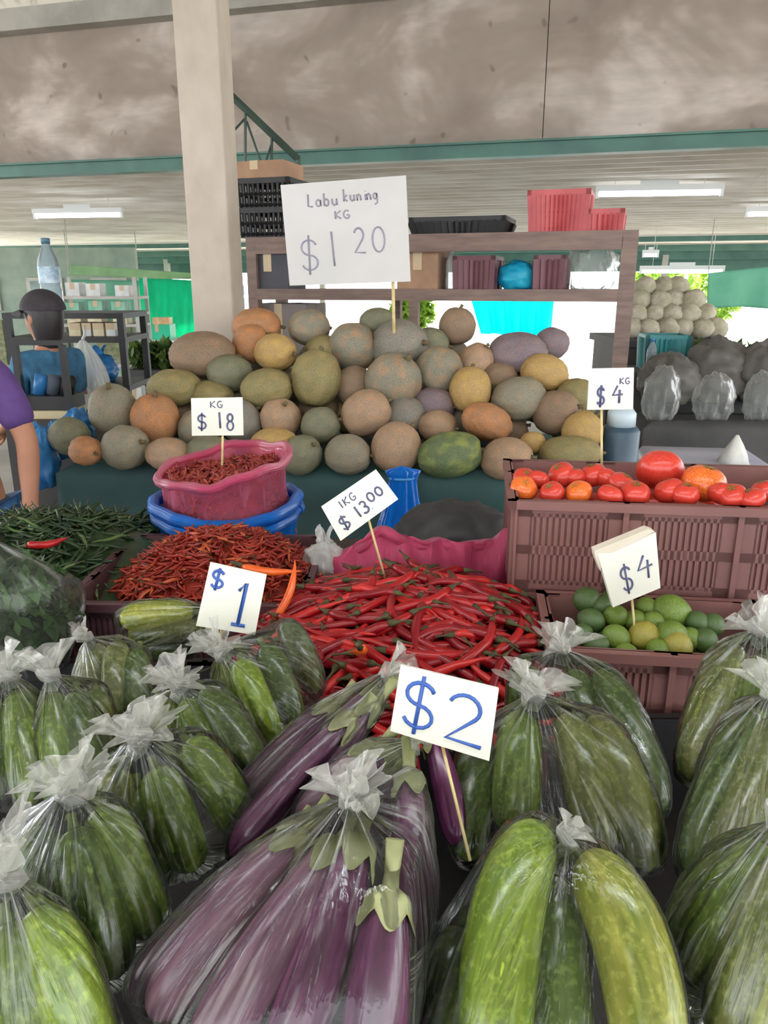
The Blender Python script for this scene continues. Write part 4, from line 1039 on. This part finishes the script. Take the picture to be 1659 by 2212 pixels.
# ------------------------------------------------------------------ pink bag in rolled blue bag
bx, by = atY(487, 1050, 1.88).x, 1.88
pinkfilm = film_mat('pink_plastic', tint=(252,190,208), white=(244,140,172), base=.26, streak=.26, edge=.35, freq=20, transl=.45, gloss=.4, rough=.3)
pinkroll = film_mat('pink_plastic_layers', tint=(252,190,208), white=(236,110,152), base=.62, streak=.3, edge=.3, freq=20, transl=.45, gloss=.3, rough=.35)
bluefilm = film_mat('blue_plastic_film', tint=(70,140,214), white=(24,124,222), base=.78, streak=.25, edge=.4, freq=16, transl=.3, gloss=.2, rough=.3)
pb = empty('pink_bag', (bx, by, TZ), 0, 'open pink plastic bag of dried chillies standing in blue bag', 'bag')
m = MB()
def f(a, b):
    th = 2*PI*a
    if b < .82: k = b/.82; rad = .172 - .02*k + .006*math.sin(k*7); z = .07 + k*.25
    else: k = (b-.82)/.18; rad = .152 + .016*math.sin(k*PI) - .03*k*0 - .012*k; z = .32 + .012*math.sin(k*PI) - .035*k
    rad *= 1 + .022*math.sin(th*9 + b*4) + .018*noise.noise(Vector((math.cos(th)*2, math.sin(th)*2, b*6)))
    tilt = .026*math.cos(th)*b + .016*math.sin(th)*b
    return (math.cos(th)*rad, math.sin(th)*rad, z + tilt + .006*math.sin(th*5)*b)
m.grid(f, 72, 26, wrap=True); m.build('bag_wall', pinkfilm, pb)
m = MB(); m.tube([f(a/48, .90) for a in range(49)], .011, 8, cap=False, shape=lambda t, k: 1+.25*math.sin(k*70+t)); m.build('rolled_rim', pinkroll, pb)
dried = fruit_mat('dried_chilli', (128,34,30), (160,64,48), .5)
bed = MB(); q = random.Random(3)
for i in range(1700):
    th = q.uniform(0, 2*PI); z = q.uniform(.08,.3); rad = (.152 - (z-.07)/.25*.02)*q.uniform(.98,1.05); ya = q.uniform(0, 2*PI)
    if i > 1150: rad = math.sqrt(q.random())*.135; z = .295 + q.uniform(-.005,.012) + .02*math.cos(th)*rad/.15
    c = Vector((math.cos(th)*rad, math.sin(th)*rad, z)); d = Vector((q.gauss(0,1), q.gauss(0,1), q.gauss(0,.6))).normalized()*.014
    bed.tube([c-d, c, c+d], [.0028,.004,.001], 4)
bed.lathe([(.14,.08),(.135,.2),(.125,.28),(.02,.29)], 24)
tag(bed.build('dried_chilli_fill', dried, None, (bx, by, TZ)), 'dried red chillies filling the open pink bag', 'chillies', kind='stuff')
bb = empty('blue_bag', (bx, by, TZ), 0, 'blue plastic bag rolled down around the pink bag', 'bag')
m = MB()
def fb(a, b):
    th = 2*PI*a; rad = .145 + .034*math.sin(min(1, b*1.15)*PI/2) + .008*noise.noise(Vector((math.cos(th)*3, math.sin(th)*3, b*5))) + .002*math.sin(th*14)*b
    return (math.cos(th)*rad, math.sin(th)*rad, .005 + b*.2 + .01*math.sin(th*2+1))
m.grid(fb, 72, 14, wrap=True); m.build('bag_wall', bluefilm, bb)
m = MB(); m.tube([Vector(fb(a/60, 1.0)) + Vector((0,0,.012)) for a in range(61)], .0145, 10, cap=False, shape=lambda t, k: 1+.05*math.sin(k*40+3*t)); m.build('rolled_rim', bluefilm, bb)
m = MB(); m.tube([Vector(fb(a/60, .93))*1.0 + Vector((0,0,-.004)) for a in range(61)], .013, 8, cap=False, shape=lambda t, k: 1+.2*math.sin(k*30)); m.build('rolled_fold', bluefilm, bb)

# blue bundle tied at the green cloth
p = atY(868, 1012, 2.66)
t = empty('blue_bundle', (p.x, 2.66, p.z - .25), 0, 'gathered blue plastic bundle hanging against the green cloth', 'bag')
m = MB()
def fbd(a, b):
    th = 2*PI*a; rad = (.034 + .06*b + .022*math.exp(-((b-.04)/.07)**2))*(1 + .10*math.sin(th*8+2*b) + .08*math.sin(th*13) + .12*noise.noise(Vector((math.cos(th)*2, math.sin(th)*2, b*4))))
    if b < .03: rad *= b/.03
    return (math.cos(th)*rad + .012*b - .03*b*b, math.sin(th)*rad*.55, .26 - .34*b)
m.grid(fbd, 64, 18, wrap=True); m.build('body', bluefilm, t)
m = MB(); m.tube([(math.cos(k/16*2*PI)*.043, math.sin(k/16*2*PI)*.026, .215) for k in range(17)], .006, 6, cap=False); m.build('tie', M_bluepl, t)
# dark bag, pink lining, small pale bag
p = atY(985, 1150, 1.85); plain_bag('black_bag', 'dark slumped plastic bag behind the pink lining', 'bag', (p.x, 1.88, TZ), (.17), .12, .128, pm('black_bag_plastic', (46,46,46), (60,60,60), .55, 5, bump=.3, bscale=12), 44, False, .1)
t = empty('pink_liner', (.06, 1.53, TZ), 0, 'pink plastic liner folded over the chilli crate back edge', 'bag')
m = MB()
def fp(a, b):
    x = -.17 + a*.4; top = .225 + .03*math.exp(-((a-.28)/.12)**2) - .035*math.exp(-((a)/.12)**2) + .035*math.exp(-((a-.93)/.035)**2) - .0*a
    z = .06 + (top-.06)*math.sin(b*PI/1.4) if b < .7 else top - .06*((b-.7)/.3)**1.3
    return (x, .05*b - .02 + (.05*(b-.7)/.3 if b > .7 else 0) + .008*math.sin(a*40+b*5) + .03*noise.noise(Vector((a*6, b*3, 1))), z)
m.grid(fp, 70, 16); o = m.build('folded_sheet', pinkroll, t); o.modifiers.new('th', 'SOLIDIFY').thickness = .002
m = MB(); m.tube([fp(a/40, .8) for a in range(41)], .012, 7, shape=lambda tt, k: 1+.4*math.sin(k*23+tt)); m.build('rolled_edge', pinkroll, t)
p = atY(700, 1205, 1.55); plain_bag('small_pale_bag', 'small milky plastic bag beside the rolled blue bag', 'bag', (p.x, 1.57, .93), .048, .04, .05, M_whitefilm, 51, True, .2)

# ================================================================== FOREGROUND BAGS
def cuke_mat(name, dark, light, amt=.5, rough=.2):
    t = NT(name)
    st_ = t.noise(1.0, 4, 'UV', (9, 1.6, 1)); sp = t.noise(150, 2)
    c = t.ramp(st_, [(amt-.16, lin(dark)), (amt+.16, lin(light))])
    c = t.mix(t.ramp(sp, [(.52, (0,0,0)), (.7, (.35,.35,.35))]), c, lin(tuple(min(255, int(v*1.25+20)) for v in light)))
    return t.done(t.bsdf(c, rough, t.bump(t.noise(70, 3), .12, .003), spec=.5))
CK = {'d': cuke_mat('cucumber_dark', (54,76,30), (98,118,52)), 'm': cuke_mat('cucumber_mid', (76,102,36), (130,150,62)),
      'l': cuke_mat('cucumber_lime', (112,146,40), (168,188,70)), 'y': cuke_mat('cucumber_yellowing', (132,152,50), (210,204,96)), 'o': cuke_mat('cucumber_olive', (86,98,44), (136,140,76))}
CKW = {'d': 'dark green', 'm': 'mid green', 'l': 'lime green', 'y': 'yellowing green', 'o': 'olive green'}
M_cstem = pm('cucumber_stem', (120,134,70), (92,108,54), .7, 30)
def cucumber(a, b, r, bow, mat, name='cucumber', seed=0, side=0):
    q = random.Random(seed); up = Vector((q.uniform(-.4,.4), -.35, 1)).normalized(); mid = (a+b)/2 + up*bow*2 + Vector((side*2, side*-.6, 0)) + (a-b)*(.15 if side else 0); pts = bez(a, mid, b, 26)
    def rad(t): return r*max(.02, (1 - abs(2*t-1)**5))**.5*(.84 + .16*math.sin(min(1, t*1.5)*PI/2))
    c = (a+b)/2; m = MB(); ph = q.random()*6
    m.tube([p - c for p in pts], [rad(i/26) for i in range(27)], 20, shape=lambda t, k: 1 + .012*math.cos(7*t+ph) + .02*math.sin(5*k+ph))
    o = m.build(name, mat, None, c)
    d = (pts[0]-pts[1]).normalized(); m = MB(); m.tube([pts[0]-c-d*.002, pts[0]-c+d*.008, pts[0]-c+d*.014], [.006,.004,.005], 6); m.build('stem', M_cstem, o)
    P = [p for i, p in enumerate(pts)]
    return o, [(p, rad(i/26)) for i, p in enumerate(P)]
def egg_mat():
    t = NT('eggplant_skin'); st_ = t.noise(1.0, 4, 'UV', (8, 1.2, 1))
    c = t.ramp(st_, [(.3, lin((60,24,52))), (.5, lin((102,48,86))), (.72, lin((144,84,122)))])
    sp = t.ramp(t.noise(60, 2), [(.68, (0,0,0)), (.74, (.7,.7,.7))]); c = t.mix(sp, c, lin((70,30,50)))
    return t.done(t.bsdf(c, .22, None, .6))
M_egg = egg_mat()
def egg_mat2():
    t = NT('eggplant_pale_skin'); st_ = t.noise(1.0, 4, 'UV', (8, 1.4, 1))
    c = t.ramp(st_, [(.3, lin((112,70,98))), (.55, lin((146,104,124))), (.75, lin((172,134,146)))])
    sp = t.ramp(t.noise(46, 2), [(.68, (0,0,0)), (.73, (.9,.9,.9))]); c = t.mix(sp, c, lin((84,40,52)))
    return t.done(t.bsdf(c, .25, None, .6))
M_egg2 = egg_mat2()
M_cal = pm('eggplant_calyx', (158,160,112), (116,122,76), .5, 20)
def eggplant(a, b, r, bow, mat, seed=0):
    q = random.Random(seed); up = Vector((q.uniform(-.3,.3), -.3, 1)).normalized(); mid = (a+b)/2 + up*bow*2; n = 28; pts = bez(a, mid, b, n)
    def rad(t): return r*(.62 + .38*math.sin(min(1, t/.7)*PI/2))*max(.03, (1 - max(0, (t-.72)/.28)**2.6))**.5
    c = (a+b)/2; m = MB(); m.tube([p-c for p in pts], [rad(i/n) for i in range(n+1)], 20); o = m.build('eggplant', mat, None, c)
    u, w_ = frame(pts[1]-pts[0]); m = MB(); d = (pts[1]-pts[0]).normalized(); L = (b-a).length
    def f(aa, bb):
        th = 2*PI*aa; ext = .05*L + .11*L*(abs(math.sin(th*2.5)))**1.4; s_ = -.012 + bb*(ext+.012)
        k = rad(max(.0, s_/L))*1.06 + .002; k *= min(1, .3 + bb*2.4)
        if bb > .9: k += .0015
        cp = pts[0] - c + d*s_
        if s_ > 0:
            fi = s_/L*n; i0 = int(fi); cp = pts[i0].lerp(pts[i0+1], fi-i0) - c
        return cp + u*math.cos(th)*k + w_*math.sin(th)*k
    m.grid(f, 40, 8, wrap=True); cal = m.build('calyx', M_cal, o)
    m = MB(); m.tube([pts[0]-c+d*.0, pts[0]-c-d*.02, pts[0]-c-d*.042+up*.006], [.008,.006,.0075], 8); m.build('stem', M_cal, cal)
    return o, [(p, rad(i/n)*1.05) for i, p in enumerate(pts)] + [(pts[0]-d*.03, .009)]

FILM = film_mat('produce_bag_film', base=.008, streak=.25, edge=.22, freq=44, rough=.10, gloss=1.0, gather=1.6)
FILM_CLEAR = film_mat('taut_bag_film', base=.006, streak=.12, edge=.2, freq=30, rough=.08, gloss=1.0, gather=.8)
KNOT = film_mat('produce_bag_knot', base=.30, streak=.45, edge=.25, freq=12, rough=.4, white=(236,234,226), transl=.5, gloss=.35)
def film_bag(label, K, spheres, seed, group=None, pleat=1.0, tufts=1, film=FILM, name='produce_bag', size=1.0, tdir=None):
    """clear bag pulled taut round its contents and tied at K"""
    bmh = bmesh.new(); q = random.Random(seed)
    dirs = [Vector((math.cos(t)*math.cos(p_), math.sin(t)*math.cos(p_), math.sin(p_))) for t in [k*PI/5 for k in range(10)] for p_ in (-1.2,-.5,0,.5,1.2)]
    for c, r in spheres[::2]:
        for d in dirs: bmh.verts.new(c + d*(r + .0035))
    C = sum((c for c, r in spheres), Vector())/len(spheres); ax = (K - C).normalized()
    u, w_ = frame(ax)
    for k in range(8): bmh.verts.new(K + (u*math.cos(k*PI/4) + w_*math.sin(k*PI/4))*.008*size)
    res = bmesh.ops.convex_hull(bmh, input=bmh.verts)
    bmesh.ops.delete(bmh, geom=[g for g in res['geom_interior'] if isinstance(g, bmesh.types.BMVert)], context='VERTS')
    bvh = BVHTree.FromBMesh(bmh)
    far = max((c - C).dot(-ax) + r for c, r in spheres); near = (K - C).length
    off = Vector((seed*3.7, seed*1.3, seed*.7))
    m = MB()
    def f(a, b):
        th = 2*PI*a; ph = PI*(.004 + .992*b)
        d = ax*math.cos(ph) + (u*math.cos(th) + w_*math.sin(th))*math.sin(ph)
        hit = bvh.ray_cast(C, d, 5.0); p = hit[0] if hit[0] is not None else C + d*.02
        t_ = (K - p).length; k = math.exp(-t_/.085)
        v = noise.noise(Vector((math.cos(th)*9, math.sin(th)*9, b*2.2)) + off) + .5*noise.noise(Vector((math.cos(th)*21, math.sin(th)*21, b*3)) + off)
        amp = (.0012 + .007*k)*pleat*size*min(1, t_/.02)
        return p + d*(v*amp) - C
    m.grid(f, 120, 64, wrap=True)
    bmh.free()
    t = empty(name, C, 0, label, 'bag', group)
    m.build('film', film, t)
    # tied neck and the loose tails above it
    m = MB(); pts = [K - C + ax*.004*s_ + (u*math.cos(s_*1.3) + w_*math.sin(s_*1.3))*.006 for s_ in range(-2, 6)]
    m.tube(pts, [.009*size]*len(pts), 8, shape=lambda tt, k: 1+.2*math.sin(5*tt+k*9)); m.build('knot', KNOT, t)
    for n_ in range(tufts):
        m = MB(); tilt = (u*q.uniform(-1,1) + w_*q.uniform(-1,1))*(.5 if tufts == 1 else 1.0)
        if tufts == 2: tilt = (u*(1 if n_ else -1))*1.2 + w_*q.uniform(-.3,.3)
        dd = (ax + tilt + Vector((0,-.1,.5))).normalized() if tdir is None else (Vector(tdir) + tilt*.6).normalized()
        uu, ww = frame(dd); Lt = q.uniform(.022,.034)*size; k1 = q.uniform(0, 6); fl = q.uniform(.8,1.2)
        def ft(a, b):
            th = 2*PI*a; rad = (.006 + .019*b**1.1*fl)*size*(1 + .3*math.sin(th*4 + k1)*b + .28*math.sin(th*9 + k1*2)*b + .12*math.sin(th*17 + k1)*b)
            return K - C + ax*.006 + dd*(Lt*b*(1 + .25*math.sin(th*3 + k1))) + uu*math.cos(th)*rad*1.25 + ww*math.sin(th)*rad*.6
        m.grid(ft, 72, 10, wrap=True); m.build('loose_tail', KNOT, t)
    return t
SEED = [100]
def cuke_bag(label, knot, items, tufts=1, pleat=1.0, size=1.0, what='cucumber', where='', film=None):
    sp = []; SEED[0] += 1
    for i, (x0, y0, z0, x1, y1, z1, r, bow, mk, *side) in enumerate(items):
        a, b = atZ(x0, y0, z0), atZ(x1, y1, z1)
        if what == 'cucumber':
            o, s_ = cucumber(a, b, r, bow, CK[mk], seed=SEED[0]*7+i, side=side[0] if side else 0); tag(o, CKW[mk] + ' cucumber ' + where, 'cucumber', 'cucumbers ' + where)
        else:
            o, s_ = eggplant(a, b, r, bow, M_egg if mk == 'p' else M_egg2, seed=SEED[0]*7+i); tag(o, ('deep purple' if mk == 'p' else 'pale mauve') + ' long eggplant ' + where, 'eggplant', 'eggplants ' + where)
        sp += s_
    K = atZ(*knot); return film_bag(label, K, sp, SEED[0], None, pleat, tufts, size=size, film=film or FILM)

# trays that lift the bags
def tray(label, x0, x1, y0, y1, h, mat):
    crate('display_tray', label, x1-x0, y1-y0, h, ((x0+x1)/2, (y0+y1)/2, TZ), 0, mat, 'tray', 3)
tray('black tray under the bags of small cucumbers', -.86, -.13, .32, 1.2, .12, M_black)
tray('black tray under the eggplant bags', -.12, .12, .32, .98, .12, M_black)
tray('black tray under the bags of big cucumbers', .13, .64, .32, 1.02, .12, M_black)

# --- bags on the $1 side
cuke_bag('bag of cucumbers lying crosswise behind the $1 card', (446,1318,1.06), [(420,1322,1.045,262,1338,1.03,.023,.004,'y'),(440,1362,1.02,280,1372,1.0,.022,.003,'o'),(425,1395,.99,290,1400,.97,.022,.0,'d')], 1, .7, .8, where='lying crosswise behind the $1 card')
cuke_bag('dull clear bag of cucumbers between the crosswise bag and leafy bag', (190,1385,1.065), [(215,1395,1.045,180,1520,.98,.021,.01,'o'),(255,1390,1.05,255,1560,.97,.022,.012,'o'),(300,1405,1.045,305,1570,.965,.021,.01,'d')], 1, 1, .8, where='in the bag beside the leafy bag')
cuke_bag('bag of cucumbers pierced by the $1 card stick', (482,1408,1.085), [(522,1430,1.055,588,1610,.965,.024,.016,'l'),(570,1395,1.06,640,1580,.96,.022,.014,'d'),(615,1350,1.05,682,1500,.97,.022,.016,'d'),(480,1440,1.045,520,1600,.96,.022,.01,'o')], 2, 1, 1, where='in the bag under the $1 card')
cuke_bag('bag of cucumbers at the edge with a knot below the leafy bag', (18,1468,1.085), [(-30,1495,1.05,-20,1740,.965,.024,.012,'d'),(40,1495,1.055,70,1740,.965,.024,.014,'m'),(85,1520,1.03,110,1730,.955,.021,.01,'d')], 2, 1, 1, where='in the edge bag below the leafy bag')
cuke_bag('bag of dark cucumbers with a pinkish white knot', (112,1468,1.085), [(115,1500,1.05,140,1760,.96,.023,.012,'m'),(165,1495,1.055,205,1730,.96,.023,.012,'d'),(205,1490,1.045,250,1660,.96,.02,.01,'m')], 1, 1, 1, where='in the bag with a pinkish knot')
cuke_bag('bag of cucumbers tucked under the $1 card stick bag', (392,1488,1.085), [(440,1490,1.055,570,1700,.965,.025,.014,'d'),(395,1515,1.045,500,1720,.955,.023,.012,'m'),(345,1510,1.05,400,1650,.965,.02,.01,'o')], 2, 1, 1, where='in the bag tucked below the $1 bag')
cuke_bag('bag of cucumbers with big knot and white creases fanning from it', (305,1602,1.10), [(405,1600,1.06,525,1800,.965,.025,.014,'m'),(335,1660,1.05,420,1880,.955,.025,.012,'m'),(245,1660,1.05,270,1880,.955,.023,.012,'o'),(300,1700,1.03,350,1890,.95,.022,.008,'d')], 2, 1.5, 1.15, where='in the bag with fanning creases')
cuke_bag('bag of glossy cucumbers next to the front eggplant bag', (150,1718,1.105), [(215,1745,1.07,330,2020,.965,.026,.014,'m'),(160,1790,1.07,255,2110,.96,.027,.014,'d'),(85,1780,1.06,120,2060,.955,.025,.012,'d'),(40,1800,1.04,30,2040,.95,.022,.01,'m')], 2, 1.1, 1.1, where='in the glossy bag beside the front eggplants')
cuke_bag('front bag of cucumbers with a knot cut by the frame', (8,1905,1.12), [(75,1960,1.08,215,2330,.96,.026,.014,'l'),(15,1990,1.08,70,2360,.955,.027,.012,'m'),(-60,1980,1.07,-70,2340,.95,.025,.012,'d')], 1, 1.3, 1.2, where='in the front bag cut by the frame')

# --- eggplants
cuke_bag('long bag of eggplants sloping down behind the $2 card', (832,1462,1.10), [(752,1560,1.07,500,1850,.97,.019,.01,'p'),(800,1530,1.075,610,1760,.98,.018,.008,'m'),(715,1530,1.06,500,1760,.965,.018,.008,'p'),(815,1495,1.07,640,1660,.99,.017,.006,'m')], 1, 1, .9, 'eggplant', 'in the sloping bag behind the $2 card')
cuke_bag('short bag of eggplants with knot touching the $2 card', (896,1606,1.12), [(845,1625,1.09,690,1800,1.0,.019,.006,'p'),(800,1625,1.085,650,1780,.995,.018,.006,'m'),(870,1650,1.08,800,1800,.99,.017,.004,'p')], 1, 1, .55, 'eggplant', 'in the short bag under the $2 card')
cuke_bag('large front bag of long eggplants with several creases', (752,1738,1.135), [(640,1810,1.09,330,2200,.985,.023,.012,'m'),(720,1840,1.095,420,2330,.985,.024,.012,'m'),(770,1830,1.10,600,2360,.98,.024,.012,'p'),(838,1950,1.10,800,2420,.975,.025,.012,'p'),(885,1690,1.10,888,2060,1.0,.020,.012,'p'),(600,1830,1.06,290,2160,.965,.022,.006,'p')], 2, 1.2, .85, 'eggplant', 'in the large front bag')
o, _ = eggplant(atZ(938,1600,1.05), atZ(992,1830,.97), .017, .006, M_egg, 5); tag(o, 'loose dark eggplant lying beside the $2 card stick', 'eggplant')

# --- bags of big cucumbers
cuke_bag('bag of big cucumbers with two upright white knots by limes', (1215,1412,1.075), [(1290,1450,1.05,1420,1760,.955,.026,.016,'d'),(1140,1440,1.05,1130,1560,.98,.024,.01,'d'),(1230,1450,1.04,1300,1640,.96,.024,.01,'d')], 2, 1, 1.1, where='in the bag with two upright knots')
cuke_bag('bag of big cucumbers tied with a white bow', (1155,1508,1.11), [(1125,1540,1.075,1110,1810,.975,.0275,.014,'m'),(1215,1545,1.07,1290,1860,.965,.026,.016,'o'),(1275,1550,1.065,1400,1880,.955,.027,.018,'o'),(1040,1580,1.04,1010,1860,.955,.024,.01,'d')], 2, .9, 1.1, where='in the bag tied with a bow')
cuke_bag('front bag with two big glossy lime green cucumbers', (1222,1822,1.112), [(1176,1792,1.10,1070,2370,.99,.0295,.018,'l',-.016),(1255,1850,1.085,1410,2380,.985,.0300,.014,'y',.010),(1195,1890,1.05,1220,2370,.955,.027,.006,'d'),(1000,2000,1.03,930,2350,.95,.026,.006,'d')], 1, .5, .55, where='in the big glossy front bag', film=FILM_CLEAR)
cuke_bag('bag of cucumbers with bright white knot beside the lime crate', (1640,1372,1.125), [(1590,1395,1.09,1490,1690,.98,.027,.016,'o'),(1650,1420,1.085,1560,1720,.975,.027,.014,'m'),(1700,1430,1.08,1640,1700,.97,.026,.012,'d')], 2, 1.4, 1.3, where='in the bag beside the lime crate')
cuke_bag('bag of dark cucumbers stacked between two bags at the edge', (1668,1512,1.12), [(1620,1530,1.09,1490,1900,.975,.026,.014,'d'),(1670,1560,1.085,1540,1950,.97,.027,.014,'o'),(1720,1600,1.08,1640,1950,.965,.026,.012,'d')], 1, 1.3, 1.1, where='in the middle edge bag')
cuke_bag('creased front bag of pale green cucumbers at the edge', (1690,1790,1.14), [(1650,1820,1.10,1500,2120,.985,.026,.014,'m'),(1700,1860,1.10,1560,2260,.98,.027,.012,'o'),(1760,1900,1.09,1650,2330,.975,.027,.012,'y'),(1600,1850,1.07,1460,2060,.97,.024,.008,'m')], 1, 1.6, 1.2, where='in the creased front edge bag')

# --- leafy bag beside the seller
c = atY(38, 1318, 1.22)
t = film_bag('round clear bag packed with dark leafy greens on the tray', c + Vector((-.03,-.0,.125)), [(c + Vector((x, y, z)), .055) for x in (-.06,.0,.045) for y in (-.04,.04) for z in (-.05,0,.04)], 300, None, 1.2, 1, film=film_mat('cloudy_bag_film', base=.04, streak=.24, edge=.16, freq=18, rough=.2, gloss=.8, gather=2.0), name='leafy_bag')
m = leaves(1100, .098, .09, .092, .019, 12, .8); o = m.build('leafy_greens', leaf_mat('dark_leaf', (46,86,38), (90,126,64)), None, c); tag(o, 'dark leafy greens packed inside the round clear bag', 'greens', kind='stuff')
pr = MB(); pc = c + Vector((-.005,-.108,.0))
pr.grid(lambda a, b: pc + Vector(((a-.5)*.035 + .008*(b-.5), -.004 + .01*(2*a-1)**2, (b-.5)*.045)), 6, 6); 
o = pr.build('red_print', pm('red_white_print', (196,60,70), (236,220,216), .5, 60, lo=.5, hi=.55), t); o.location = -t.location
tray('black tray under the round leafy bag', -1.1, -.62, 1.08+.14, 1.40, .12, M_black)

# --- price cards in front
sign('price_card', 'white card reading $1 in blue on stick among cucumber bags', [(455,1214),(576,1241),(551,1371),(424,1351)], .99, [('$', .06, .62, .26, .3, .0022), ('1', .50, .12, .36, .68, .0028)], M_ink, ((478,1350), (467,1450), 0, .965), stick_r=.0022, slant=R(10))
sign('price_card', 'white card reading $2 in blue on stick over eggplants', [(866,1435),(1077,1486),(1056,1642),(843,1577)], .63, [('$', .05, .12, .38, .74, .0021), ('2', .50, .14, .42, .66, .0021)], M_ink, ((955,1610), (1016,1860), 0, .555), stick_r=.0016, slant=R(10))
sign('price_card', 'tilted cream card reading 1KG $13.00 above red chillies', [(694,1094),(812,1014),(860,1078),(736,1168)], 1.28, [('IKG', .22, .66, .1, .2, .0013), ('$', .1, .14, .16, .36, .002), ('I3', .36, .2, .13, .32, .002), ('.', .6, .2, .06, .3, .002), ('00', .64, .36, .12, .24, .002)], M_ink_dark, ((795,1120), (832,1250), 0, 1.30), pm('cream_card', (242,240,216), (232,230,208), .7, 5), stick_r=.0022, slant=R(8))
t = sign('price_card', 'crumpled folded white card reading $4 above the limes', [(1288,1192),(1414,1148),(1424,1268),(1322,1310)], 1.17, [('$', .26, .16, .24, .46, .002), ('4', .58, .28, .32, .4, .002)], M_ink_dark, ((1370,1290), (1373,1380), 0, 1.15), M_card, .012, slant=R(8), stick_r=.0022)
m = MB(); o0 = t.location; Q = [atY(px, py, 1.168)-o0 for px, py in ((1284,1190),(1400,1143),(1414,1148),(1300,1205),(1298,1235),(1286,1204))]
b = [q + Vector((0,.02,0)) for q in Q]; m.v += Q + b; m.face([0,5,4,3,2,1]); m.face([6,7,8,9,10,11])
for i in range(6): j = (i+1) % 6; m.face([i,j,j+6,i+6])
m.build('folded_edge', pm('creased_card', (222,212,192), (206,196,176), .8, 8), t)
# blue sheet beside the pumpkin table
for i, (px, py, w_, h_, Y) in enumerate(((172,920,60,70,3.25),(98,985,60,130,3.0),(130,950,50,80,3.15))):
    p = atY(px, py + h_/2, Y); k = mpx(py, Y)
    plain_bag('blue_sheet', ['crumpled blue plastic sheet against the table end pumpkins','tall crumpled blue plastic behind the seller arm','folded blue plastic between seller and pumpkins'][i], 'sheet', (p.x, Y, max(0, p.z)), w_*k*.55, .08, h_*k*.6, M_bluepl, 70+i, False, .25)
